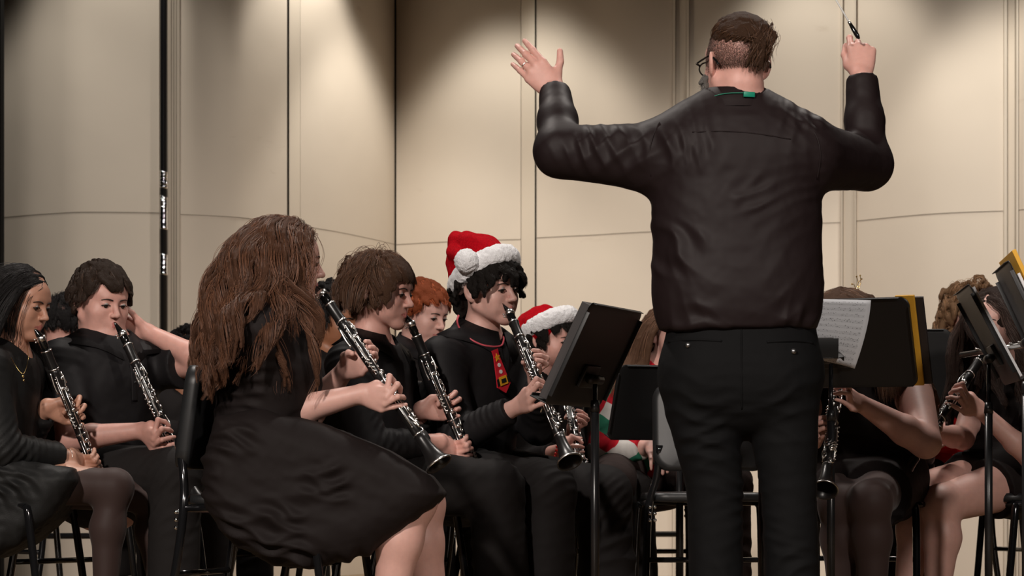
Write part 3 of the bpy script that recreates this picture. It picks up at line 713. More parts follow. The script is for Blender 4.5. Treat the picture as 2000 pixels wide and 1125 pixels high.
def trousers(I, m, g=0.014, name='trousers', cuff=0.9, seed=3, h=0.006, amp=0.008, extra=None):
    X, up, rt, fw, w = I['X'], I['up'], I['rt'], I['fw'], I['w']; lr = (w + 1) / 2; F = Fld()
    F.rc(X['hpR'], X['hpL'], 0.115 * lr + g, 0.115 * lr + g, k=0.05); F.rc(X['pel'], X['pel'] + up * 0.03, 0.15 * w * I['wt'], 0.15 * w * I['wt'], k=0.05, n=fw, f=0.75)
    fl = []
    for s_ in 'RL':
        hp, kn, an = X['hp' + s_], X['kn' + s_], X['an' + s_]
        F.rc(hp, kn, 0.092 * lr + g, 0.062 * lr + g, k=0.035); e = kn + (an - kn) * cuff; d = nrm(an - kn)
        F.rc(kn, e + d * 0.05, 0.060 * lr + g, 0.050 * lr + g * 1.6, k=0.03, clip=[(e, d)])
        fl += [(kn, 0.10, nrm(nrm(kn - hp) + nrm(an - kn)), 0.040, amp), (kn * 0.5 + an * 0.5, 0.16, nrm(an - kn) + nrm(kn - hp) * 0.5, 0.07, amp * 0.7), (hp * 0.75 + kn * 0.25, 0.12, nrm(kn - hp), 0.05, amp * 0.8), (hp * 0.4 + kn * 0.6, 0.13, nrm(kn - hp) * 0.3 + np.array([0, 0, 1]), 0.06, amp * 0.4)]
    V, Fc = F.mesh(h); V = relax(V, Fc, 1); V = folds(V, Fc, fl + (extra or []), seed); return mesh_obj(name, V, Fc, m, I['root'])
def hair_short(I, key, col, n=5000, length=0.07, comb=(0, 0.4, 0), thick=(0.003, 0.018), front=None, seed=1, grav=0.3, wave=0.0, wfreq=60, clump=0.5, rad=0.0005, region=None, rough=0.35, nclump=90, lfun=None, lift=0.5, steps=12, nmass=220, mass_r=0.0085, h=0.0045, nape=None, name='hair', clear=False, split=None):
    def lf(d):
        L = np.full(len(d), length)
        if front is not None: L = np.where(d[:, 1] > 0.35, front, L)
        if nape is not None: L = np.where(d[:, 2] < -0.15, nape, L)
        return L
    colF = Fld(); colF.p = list(I['HF'].p); 
    if 'topF' in I: colF.p += [p for p in I['topF'].p if p['op'] == '+']
    A = grow(I['HR'], I['HT'], I['hs'], colF, n, region or hairline, lfun or lf, (lambda d: np.array(comb, float)) if not callable(comb) else comb, thick, grav, wave, wfreq, clump, nclump, steps, seed, lift, 0.0, clear, split)
    return hair_parts(A, hairmats(key, col, rough), I['root'], rad=rad, nmass=nmass, mass_r=mass_r, h=h, seed=seed, name=name)

# ------------------------------------------------------------------ the stage: floor, curtains, acoustic shell
def wallmat(name, c):
    m = mat(name, c, 0.75, var=(1.6, 0.05), spec=0.3); nt = m.node_tree; b = nt.nodes['Principled BSDF']
    tc = nt.nodes.new('ShaderNodeTexCoord'); mp = nt.nodes.new('ShaderNodeMapping'); mp.inputs['Scale'].default_value = (1.2, 1.2, 5.0)
    n = nt.nodes.new('ShaderNodeTexNoise'); n.inputs['Scale'].default_value = 1.1; n.inputs['Detail'].default_value = 7; n.inputs['Roughness'].default_value = 0.7
    r = nt.nodes.new('ShaderNodeValToRGB'); r.color_ramp.elements[0].position = 0.66; r.color_ramp.elements[1].position = 0.80
    r.color_ramp.elements[0].color = (1, 1, 1, 1); r.color_ramp.elements[1].color = (0.78, 0.74, 0.70, 1)
    mx = nt.nodes.new('ShaderNodeMix'); mx.data_type = 'RGBA'; mx.blend_type = 'MULTIPLY'; mx.inputs['Factor'].default_value = 1
    src = b.inputs['Base Color'].links[0].from_socket
    nt.links.new(tc.outputs['Object'], mp.inputs[0]); nt.links.new(mp.outputs[0], n.inputs['Vector']); nt.links.new(n.outputs['Fac'], r.inputs[0])
    nt.links.new(src, mx.inputs['A']); nt.links.new(r.outputs[0], mx.inputs['B']); nt.links.new(mx.outputs['Result'], b.inputs['Base Color'])
    n2 = nt.nodes.new('ShaderNodeTexNoise'); n2.inputs['Scale'].default_value = 2.0; bp = nt.nodes.new('ShaderNodeBump'); bp.inputs['Strength'].default_value = 0.25; bp.inputs['Distance'].default_value = 0.02
    nt.links.new(tc.outputs['Object'], n2.inputs['Vector']); nt.links.new(n2.outputs['Fac'], bp.inputs['Height']); nt.links.new(bp.outputs['Normal'], b.inputs['Normal'])
    return m
WM = wallmat('cream_shell_panel', (0.62, 0.54, 0.45)); WT = mat('cream_shell_frame', (0.60, 0.525, 0.435), 0.6)
black = mat('black_masking', (0.004, 0.004, 0.004), 0.95, spec=0.1)
seam = np.array([(-60, 430), (8, 424), (65, 420), (150, 415.5), (310, 415), (350, 418), (470, 426), (562, 436), (650, 452), (740, 470), (772, 477), (780, 477), (1015, 467), (1048, 464), (1160, 460), (1250, 454), (1315, 450), (1345, 448), (1640, 434), (1672, 431), (1820, 420), (1965, 411), (2060, 405)], float)
def wallD(px): return 7425.0 / (940 - np.interp(px, seam[:, 0], seam[:, 1]))
def wall_panel(name, x0, x1, off=0.0, m=WM, split=True, n=14, zt=6.5, belly=0.05, grooves=()):
    mb = MB(); xs = list(np.linspace(x0, x1, n))
    for z0, z1, o in (((0.0, 1.8175, 0.003), (1.8195, zt, 0.0)) if split else ((0.0, zt, 0.0),)):
        V = []; F = []
        for i, px in enumerate(xs):
            t = i / (n - 1); D = wallD(px) + off + o - belly * math.sin(math.pi * t); gx = (px - 1000) * (D) / F_PX
            V += [(gx, D, z0), (gx, D, z1), (gx, D + 0.06, z1), (gx, D + 0.06, z0)]
        for i in range(n - 1):
            for j in range(4): F.append((i * 4 + j, i * 4 + (j + 1) % 4, (i + 1) * 4 + (j + 1) % 4, (i + 1) * 4 + j))
        F += [(0, 3, 2, 1), tuple((n - 1) * 4 + j for j in (0, 1, 2, 3))]
        mb.add(np.array(V), F)
    o = mb.build(name, m, None, smooth=False); o['kind'] = 'structure'
    md = o.modifiers.new('n', 'EDGE_SPLIT'); 
    for p in o.data.polygons: p.use_smooth = True
    md.split_angle = math.radians(30); return o
wall_panel('wall_left', 4, 311); wall_panel('wall_left', 352, 560.5); wall_panel('wall_left', 587, 770)
wall_panel('wall_back', 774, 1017); wall_panel('wall_right', 1048, 1313); wall_panel('wall_right', 1347, 1641); wall_panel('wall_right', 1673, 1960, belly=0.08); wall_panel('wall_right', 1990, 2120)
for i, (a, b, o_) in enumerate(((329, 334, -.01), (335, 339, -.005), (340, 344, -.005), (345, 351, -.01), (565, 586, -.015), (1018, 1044.5, -.01), (1314, 1319, -.02), (1320, 1340, 0.0), (1341, 1346, -.02), (1642, 1646, -.02), (1647, 1668, 0.0), (1669, 1672, -.02), (1961, 1967, -.02), (1968, 1984, 0.02), (1985, 1989, -.02))):
    wall_panel('trim_%d' % (i + 1), a, b, off=o_, m=WT, split=False, n=2, belly=0)
for i, (a, b) in enumerate(((326, 353), (564, 590), (1014, 1042), (1050, 1050.1), (1311, 1350), (1638, 1676), (1955, 1995))):
    if b - a > 1: wall_panel('trim_%d' % (i + 30), a, b, off=0.045, m=WT, split=False, n=3, belly=0)
def slab(name, lo, hi, m, kind='structure'):
    lo, hi = np.array(lo, float), np.array(hi, float); o = MB().box((lo + hi) / 2, hi - lo).build(name, m, None, smooth=False); o['kind'] = kind; return o
slab('wall_rear', (-7, 17.2, 0), (7, 17.3, 7), black)
slab('trim_20', (-2.62, 13.2, 0), (-2.345, 13.3, 7), black)     # black masking leg at the left edge
fm = mat('stage_floor_boards', (0.20, 0.135, 0.075), 0.35, var=(3, 0.2))
slab('floor', (-7, -1, -0.1), (7, 17.3, 0), fm)
slab('ceiling', (-7, -1, 7.0), (7, 17.3, 7.1), black)
slab('wall_side', (-7.1, -1, 0), (-7, 17.3, 7), black); slab('wall_side', (7, -1, 0), (7.1, 17.3, 7), black)
# black pipe with foil tape standing in the gap between two shell panels
t = empty('shell_pipe', P(320, 1150, 13.95) * [1, 1, 0], 'black vertical steel pipe with silver foil tape between the two left cream wall panels', 'pipe')
x_, y_ = P(320, 900, 13.95)[:2]
MB().tube([(x_, y_, 0), (x_, y_, 6.5)], 0.018, 14).tube([(x_ - .012, y_ + .02, 0), (x_ - .012, y_ + .02, 6.5)], 0.010, 8).build('tube', M['pole'], t)
for z0, z1 in ((1.92, 2.0), (1.72, 1.83), (1.50, 1.60), (2.86, 2.90), (1.83, 1.88)):
    n_ = 16; MB().tube([(x_ + 0.0015 * math.sin(k * 2.1), y_, z0 + (z1 - z0) * k / n_) for k in range(n_ + 1)], [0.0195 + 0.0008 * math.sin(k * 1.7) for k in range(n_ + 1)], 12).build('foil_tape' if z0 < 2.2 else 'coupling', M['chrome'] if z0 < 2.2 else M['dull_metal'], t)
# low black riser rails in front of the shell
for nm, (xa, xb, D_) in zip(('riser',) * 2, ((-20, 640, 12.6), (660, 1330, 12.9))):
    a = P(xa, 940, D_); b = P(xb, 940, D_ + 0.2); t = empty('riser', (a + b) / 2 * [1, 1, 0], 'low black steel riser frame at the foot of the wall, ' + ('left one' if xa < 0 else 'right one'), 'riser')
    for z in (0.26, 0.055): MB().tube([(a[0], a[1], z), (b[0], b[1], z)], 0.013 if z > .1 else 0.012, 6).build('rail', M['pole'], t)
    for q in np.linspace(0, 1, 4): c = a * (1 - q) + b * q; MB().tube([(c[0], c[1], 0), (c[0], c[1], 0.26)], 0.012, 6).build('leg', M['pole'], t)

# ------------------------------------------------------------------ chairs
def rounded_panel(w, h, th, r=0.06, bulge=0.0, n=7, curve=0.0):
    """rounded rectangle in XZ, thickness along Y, slightly domed and curved"""
    out = []
    for cx, cz, a0 in ((w / 2 - r, h / 2 - r, 0), (-w / 2 + r, h / 2 - r, 90), (-w / 2 + r, -h / 2 + r, 180), (w / 2 - r, -h / 2 + r, 270)):
        for i in range(n + 1): a = math.radians(a0 + 90 * i / n); out.append((cx + r * math.cos(a), cz + r * math.sin(a)))
    V = []; F = []; m = len(out); rings = [(-th / 2, 0.0), (-th / 2, 0.55), (-th / 2, 0.9), (-th * 0.45, 0.98), (-th * 0.15, 1.0), (th * 0.15, 1.0), (th * 0.45, 0.98), (th / 2, 0.9), (th / 2, 0.55), (th / 2, 0)]
    for y, s_ in rings:
        if s_ == 0: V.append((0, y + (bulge if y > 0 else -bulge), 0)); continue
        for x, z in out: V.append((x * s_, y + curve * (x * s_ / (w / 2)) ** 2 + (bulge if y > 0 else -bulge) * (1 - s_), z * s_))
    for j in range(m): F.append((0, 1 + (j + 1) % m, 1 + j))
    nr = 8
    for i in range(nr - 1):
        for j in range(m): a = 1 + i * m; F.append((a + j, a + (j + 1) % m, a + m + (j + 1) % m, a + m + j))
    L = len(V) - 1; a = 1 + (nr - 1) * m
    for j in range(m): F.append((L, a + j, a + (j + 1) % m))
    return np.array(V), F
def make_chair():
    """musician's chair: padded back, flat seat, tubular frame; faces +Y, origin on the floor"""
    r = empty('orchestra_chair', (0, 0, 0))
    V, F = rounded_panel(0.385, 0.295, 0.046, 0.055, 0.004, curve=0.02); a = math.radians(8); R = np.array([[1, 0, 0], [0, math.cos(a), math.sin(a)], [0, -math.sin(a), math.cos(a)]])
    b = MB(); b.add(V @ R.T + np.array([0, -0.215, 0.682]), F); b.build('backrest', M['plastic'], r)
    V, F = rounded_panel(0.41, 0.42, 0.030, 0.07, 0.006); V = V[:, [0, 2, 1]]; b = MB(); b.add(V + np.array([0, 0.0, 0.447]), [f[::-1] for f in F]); b.build('seat', M['plastic'], r)
    for s_ in (-1, 1):
        MB().tube(smooth_path([(s_ * 0.172, -0.228, 0.62), (s_ * 0.180, -0.210, 0.52), (s_ * 0.205, -0.20, 0.42), (s_ * 0.215, -0.22, 0.25), (s_ * 0.225, -0.27, 0.012)], 5), 0.0125, 10).build('leg', M['chrome_black'], r)
        MB().tube(smooth_path([(s_ * 0.20, 0.17, 0.425), (s_ * 0.212, 0.185, 0.38), (s_ * 0.225, 0.235, 0.012)], 5), 0.0125, 10).build('leg', M['chrome_black'], r)
        MB().tube([(s_ * 0.203, -0.205, 0.425), (s_ * 0.203, 0.175, 0.425)], 0.011, 8).build('side_rail', M['chrome_black'], r)
        b = MB()
        for q in range(3): 
            for k in range(2): b.ball((s_ * (0.203 - 0.016 * k), -0.222 + 0.001 * k, 0.415 - 0.022 * q), 0.0065, 0, 8)
        b.build('bolt', M['chrome'], r)
        for y in (-0.27, 0.235): MB().tube([(s_ * 0.225, y, 0), (s_ * 0.225, y, 0.03)], 0.016, 10).build('foot_glide', M['plastic'], r)
    MB().tube([(-0.215, -0.222, 0.24), (0.215, -0.222, 0.24)], 0.009, 8).build('stretcher', M['chrome_black'], r)
    MB().tube([(-0.203, 0.17, 0.425), (0.203, 0.17, 0.425)], 0.009, 8).build('stretcher', M['chrome_black'], r)
    return r
M['chrome_black'] = mat('glossy_black_tube', (0.02, 0.02, 0.022), 0.12, 0.6, coat=0.4)
def copy_tree(o, parent=None):
    c = o.copy(); COL.objects.link(c)
    if parent: c.parent = parent
    ORIGIN[c.name] = ORIGIN.get(o.name, np.zeros(3))
    for ch in [x for x in bpy.data.objects if x.parent == o]: copy_tree(ch, c)
    return c
def kids(o): return [x for x in bpy.data.objects if x.parent == o]
chair0 = make_chair(); chair_used = [False]
def put_chair(x, y, yaw, label):
    """yaw as for people: 0 = sitter looks toward +X, 90 = toward the audience"""
    o = chair0 if not chair_used[0] else copy_tree(chair0); chair_used[0] = True
    o.location = (x, y, 0); o.rotation_euler = (0, 0, math.radians(-yaw - 90)); o['label'] = label; o['category'] = 'chair'; o['group'] = 'black orchestra chairs on the stage'; return o

# ------------------------------------------------------------------ music stands
def music_stand(base, z, yaw, tilt, label, w=0.50, hgt=0.32, r=0.028, lip=0.055, pivot=0.10, basez=None):
    """yaw: direction the tray's printed side looks (as for people); tilt: back from upright. base: x, y; z: height of the tray's lower edge"""
    t = empty('music_stand', (base[0], base[1], 0), label, 'music stand', 'black music stands on the stage')
    R = basis(yaw); rt, fw = R[:, 0], R[:, 1]; a = math.radians(tilt); up = np.array([0, 0, 1.0]) * math.cos(a) - fw * math.sin(a); nf = np.cross(rt, up); nf = nf if np.dot(nf, fw) > 0 else -nf
    B = np.array([base[0], base[1], 0.0]); low = B + np.array([0, 0, z]) + fw * 0.02; c = low + up * hgt / 2
    Fm = np.stack([rt, nf, up], 1)
    V, F = rounded_panel(w, hgt, 0.004, r, 0.0); b = MB(); b.add(V @ Fm.T + c, F)
    V, F = box_geo((w - 2 * r * .6, lip, 0.004), 0.001); b.add(V @ Fm.T + c - up * (hgt / 2 - .002) + nf * lip / 2, F)
    V, F = box_geo((w - 2 * r, 0.003, 0.012), 0.001); b.add(V @ Fm.T + c - up * (hgt / 2 - .006) + nf * lip, F)
    for s_ in (-1, 1): V, F = box_geo((0.003, 0.012, hgt - 2 * r), 0.001); b.add(V @ Fm.T + c + rt * s_ * (w / 2 - .002) - nf * .006, F)
    V, F = box_geo((w - 2 * r, 0.012, 0.003), 0.001); b.add(V @ Fm.T + c + up * (hgt / 2 - .002) - nf * .006, F)
    b.build('tray', M['stand'], t)
    pv = c - nf * 0.03 - up * (hgt / 2 - pivot)
    MB().tube([pv - rt * 0.05, pv + rt * 0.05], 0.014, 12).box(c - nf * .008 - up * (hgt / 2 - pivot), (0.12, 0.012, 0.07), Fm, bev=.003).build('tilt_bracket', M['stand'], t)
    top_ = np.array([pv[0], pv[1], pv[2]]); mid = basez or 0.64
    MB().tube([top_ * [1, 1, 0] + [0, 0, mid - 0.1], top_], 0.0065, 12).build('inner_tube', M['chrome_black'], t)
    MB().tube([top_ * [1, 1, 0] + [0, 0, 0.06], top_ * [1, 1, 0] + [0, 0, mid]], 0.0125, 14).build('pole', M['pole'], t)
    MB().tube([top_ * [1, 1, 0] + [0, 0, mid - 0.012], top_ * [1, 1, 0] + [0, 0, mid + 0.022]], [0.0150, 0.012], 14).build('collar', M['pole'], t)
    for k in range(3):
        an = 2 * math.pi * k / 3 + 0.5; q = top_ * [1, 1, 0]; MB().tube([q + [0, 0, 0.16], q + [0.24 * math.cos(an), 0.24 * math.sin(an), 0.012]], 0.010, 8, flat=0.5).build('leg', M['pole'], t)
    return dict(root=t, c=c, rt=rt, up=up, nf=nf, w=w, h=hgt, Fm=Fm, low=low)
def sheet_mat():
    m = bpy.data.materials.new('printed_sheet_music'); m.use_nodes = True; nt = m.node_tree; b = nt.nodes['Principled BSDF']; b.inputs['Roughness'].default_value = 0.8
    tc = nt.nodes.new('ShaderNodeTexCoord'); sp = nt.nodes.new('ShaderNodeSeparateXYZ'); nt.links.new(tc.outputs['UV'], sp.inputs[0])
    def mth(op, a, b_=None, c=None):
        n = nt.nodes.new('ShaderNodeMath'); n.operation = op
        for i, v in enumerate((a, b_, c)):
            if v is None: continue
            if isinstance(v, (int, float)): n.inputs[i].default_value = v
            else: nt.links.new(v, n.inputs[i])
        return n.outputs[0]
    v = mth('MULTIPLY', sp.outputs['Y'], 11.0); fr = mth('FRACT', v); inband = mth('LESS_THAN', fr, 0.5)
    ln = mth('LESS_THAN', mth('FRACT', mth('MULTIPLY', fr, 10.0)), 0.22); mx_ = mth('MULTIPLY', mth('GREATER_THAN', sp.outputs['X'], 0.05), mth('LESS_THAN', sp.outputs['X'], 0.95))
    lines = mth('MULTIPLY', mth('MULTIPLY', inband, ln), mth('MULTIPLY', mx_, 0.55))
    n = nt.nodes.new('ShaderNodeTexVoronoi'); mp = nt.nodes.new('ShaderNodeMapping'); mp.inputs['Scale'].default_value = (46, 44, 1); nt.links.new(tc.outputs['UV'], mp.inputs[0]); nt.links.new(mp.outputs[0], n.inputs['Vector'])
    n.inputs['Scale'].default_value = 1.0
    notes = mth('MULTIPLY', mth('MULTIPLY', mth('LESS_THAN', n.outputs['Distance'], 0.26), mth('LESS_THAN', fr, 0.62)), mth('MULTIPLY', mx_, 0.75))
    k = mth('MINIMUM', mth('ADD', lines, notes), 0.85)
    mix = nt.nodes.new('ShaderNodeMix'); mix.data_type = 'RGBA'; mix.inputs['A'].default_value = (0.66, 0.67, 0.70, 1); mix.inputs['B'].default_value = (0.05, 0.05, 0.06, 1)
    nt.links.new(k, mix.inputs['Factor']); nt.links.new(mix.outputs['Result'], b.inputs['Base Color']); return m
M['sheet'] = sheet_mat()
def sheet(name, c, rt, up, w, h, m, label, cat, bend=0.0, nf=None, curl=None, n=14, thick=0.0006, group=None):
    """a leaf of paper with its own thickness"""
    V = []; U = []; nf = np.cross(rt, up) if nf is None else nf
    for j in range(n + 1):
        for i in range(n + 1):
            u, v = i / n, j / n; p = np.array(c) + rt * (u - .5) * w + up * (v - .5) * h + nf * bend * math.sin(math.pi * u)
            if curl: p = p + curl(u, v)
            V.append(p); U.append((u, v))
    F = [(j * (n + 1) + i, j * (n + 1) + i + 1, (j + 1) * (n + 1) + i + 1, (j + 1) * (n + 1) + i) for j in range(n) for i in range(n)]
    o = mesh_obj(name, V, F, m, None, True, origin=V[n // 2]); uv = o.data.uv_layers.new(name='UVMap')
    for p in o.data.polygons:
        for li in p.loop_indices: uv.data[li].uv = U[o.data.loops[li].vertex_index]
    md = o.modifiers.new('thickness', 'SOLIDIFY'); md.thickness = thick; return tag(o, label, cat, group)

# ------------------------------------------------------------------ clarinets: built once along -Z, copied into every player's hands
def make_clarinet():
    r = empty('clarinet', (0, 0, 0)); Z = lambda s_: np.array([0, 0, -s_])
    def lathe(name, prof, m, seg=20, parent=r): return MB().tube([Z(s_) for s_, q in prof], [q for s_, q in prof], seg, axis=(0, 0, -1), caps=(name != 'metal_ring')).build(name, m, parent)
    b = MB(); V = []; F = []; n = 18                    # beak of the mouthpiece: a wedge growing into a cylinder
    prof = [(0.0, 0.0015, 0.0065), (0.012, 0.004, 0.0085), (0.030, 0.0085, 0.011), (0.045, 0.0125, 0.0130), (0.075, 0.0135, 0.0135), (0.078, 0.0118, 0.0118), (0.088, 0.0118, 0.0118)]
    for s_, ry, rx in prof:
        for j in range(n): a = 2 * math.pi * j / n; V.append((rx * math.cos(a), ry * math.sin(a) - (0.0135 - ry) * 0.75 * (1 if s_ < .05 else 0), -s_))
    for i in range(len(prof) - 1):
        for j in range(n): F.append((i * n + j, (i + 1) * n + j, (i + 1) * n + (j + 1) % n, i * n + (j + 1) % n))
    F += [tuple(range(n)), tuple((len(prof) - 1) * n + j for j in range(n))[::-1]]; b.add(np.array(V), F); b.build('mouthpiece', M['ebonite'], r)
    lig = MB().tube([Z(.040), Z(.0405), Z(.056), Z(.0565)], [.0135, .0146, .0150, .0138], 18)
    for s_ in (.043, .053):
        lig.tube([(-.008, -.017, -s_), (.010, -.017, -s_)], .0014, 8).ball((.011, -.017, -s_), .0034, 0, 8)
    lig.build('ligature', M['silver'], r)
    lathe('barrel', [(.086, .0125), (.087, .0165), (.091, .0168), (.105, .0150), (.135, .0152), (.150, .0165), (.152, .0165), (.153, .0120)], M['ebony'])
    for s_ in (.0875, .149): lathe('metal_ring', [(s_, .0155), (s_ + .0003, .0172), (s_ + .0045, .0172), (s_ + .0048, .0155)], M['silver'])
    lathe('upper_joint', [(.153, .0120), (.1535, .0152), (.165, .0142), (.30, .0142), (.372, .0145), (.373, .0125)], M['ebony'])
    lathe('lower_joint', [(.372, .0125), (.373, .0165), (.385, .0150), (.50, .0150), (.560, .0158), (.561, .0135)], M['ebony'])
    for s_ in (.369, .556): lathe('metal_ring', [(s_, .0145), (s_ + .0003, .0172), (s_ + .0045, .0172), (s_ + .0048, .0145)], M['silver'])
    lathe('bell', [(.560, .0135), (.561, .0178), (.575, .0170), (.600, .0185), (.625, .0230), (.645, .0295), (.660, .0375), (.664, .0400), (.6655, .0398), (.664, .0365), (.650, .0290), (.62, .0180), (.58, .0080)], M['ebony'], 32)
    lathe('metal_ring', [(.6585, .0375), (.6590, .0405), (.6645, .0412), (.6650, .0385)], M['silver'], 32)
    rs = random.Random(4)
    def pt(s_, ang, rad): a = math.radians(ang); return np.array([rad * math.sin(a), rad * math.cos(a), -s_])   # ang 0 = front (+Y), 90 = +X
    def ring_key(s_, ang=0):
        c = pt(s_, ang, .0155); a = math.radians(ang); u = np.array([math.cos(a), -math.sin(a), 0]); w = np.array([0, 0, 1.0]); q = [c + (u * math.cos(t) + w * math.sin(t)) * .0075 for t in np.linspace(0, 2 * math.pi, 19)]
        MB().tube(q, .0016, 6, caps=False).build('ring_key', M['silver'], r)
    def cup(s_, ang, R_=.0075, rad=.0175):
        c = pt(s_, ang, rad); d = nrm(c * [1, 1, 0]); MB().tube([c - d * .002, c - d * .0015, c + d * .001, c + d * .003, c + d * .0035], [R_ * .7, R_, R_, R_ * .75, R_ * .1], 14).build('key_cup', M['silver'], r)
    def rod(s0, s1, ang, rad=.0185, th=.0017):
        b = MB().tube([pt(s0, ang, rad), pt(s1, ang, rad)], th, 8)
        for s_ in (s0, s1): b.tube([pt(s_, ang, .013), pt(s_, ang, rad)], .0015, 6).ball(pt(s_, ang, rad), .0030, 0, 8)
        b.build('key_rod', M['silver'], r)
    def touch(pts, w_=.0030): MB().tube(smooth_path([pt(*p) for p in pts], 4), w_, 8, flat=0.45).build('key_lever', M['silver'], r)
    for s_ in (.222, .248, .274, .410, .436, .462): ring_key(s_)
    for s_, a, R_ in ((.185, 20, .0065), (.200, -50, .0060), (.215, 60, .006), (.262, -55, .0068), (.290, 40, .0065), (.305, 0, .0060), (.318, -60, .0075), (.345, 25, .0075), (.395, 30, .0072), (.424, 55, .0065), (.480, 10, .0085), (.500, -35, .0090), (.528, 35, .0105), (.548, -50, .0105)): cup(s_, a, R_)
    for s0, s1, a in ((.175, .300, 78), (.190, .345, 95), (.205, .330, -75), (.215, .352, 45), (.235, .300, -100), (.385, .470, 70), (.392, .535, 95), (.400, .545, -75), (.410, .520, -95), (.440, .50, 50)): rod(s0, s1, a)
    for k in range(4): touch([(.292 + .013 * k, 100 + 2 * k, .019), (.297 + .013 * k, 85, .0225), (.300 + .013 * k, 72, .021)], .0042)
    touch([(.165, 0, .017), (.190, 10, .021), (.212, 25, .019)]); touch([(.180, -15, .018), (.206, -30, .020)]); touch([(.160, 180, .016), (.205, 180, .020), (.230, 175, .018)], .0035)
    for k in range(4): touch([(.470 + .010 * k, -60 - 6 * k, .019), (.476 + .011 * k, -40, .024), (.484 + .010 * k, -22, .021)], .0045)
    touch([(.352, -30, .018), (.375, -45, .022), (.398, -40, .019)]); touch([(.345, 60, .018), (.372, 66, .023), (.400, 60, .019)]); touch([(.50, 70, .02), (.520, 55, .022), (.545, 40, .02)])
    for k in range(10): s_ = .18 + .017 * k; MB().ball(pt(s_, 100 + rs.uniform(-15, 10), .021), .0028, 0, 8).build('key_post', M['silver'], r)
    for k in range(9): s_ = .39 + .018 * k; MB().ball(pt(s_, -100 + rs.uniform(-15, 15), .021), .0028, 0, 8).build('key_post', M['silver'], r)
    MB().tube([(0, -.014, -.43), (0, -.022, -.432), (0, -.030, -.440)], .003, 8, flat=.5).build('thumb_rest', M['silver'], r)
    return r
clar0 = make_clarinet(); clar_used = [False]
def clarinet(a, b, front, label):
    """a: mouthpiece tip, b: any point toward the bell"""
    a = np.array(a); d = nrm(np.array(b) - a); f = np.array(front, float); f = nrm(f - d * np.dot(f, d)); x = np.cross(f, -d)
    o = clar0 if not clar_used[0] else copy_tree(clar0); clar_used[0] = True
    Mx = Matrix(np.stack([x, f, -d], 1).tolist()).to_4x4(); Mx.translation = Vector(a); o.matrix_world = Mx
    tag(o, label, 'clarinet', 'clarinets held by the players'); return dict(a=a, b=a + d * .665, front=f)
def bell_point(a, b, L=0.665):
    """depth of the bell so that the clarinet keeps its real length: a = (px, py, D), b = (px, py, sign)"""
    A = P(*a); best = None
    for D in np.linspace(a[2] - 0.7, a[2] + 0.7, 281):
        B = P(b[0], b[1], D); e = abs(np.linalg.norm(B - A) - L * b[3] if len(b) > 3 else abs(np.linalg.norm(B - A) - L)) 
        if (D - a[2]) * b[2] < 0: e += 1
        if best is None or e < best[0]: best = (e, B)
    return A, best[1]

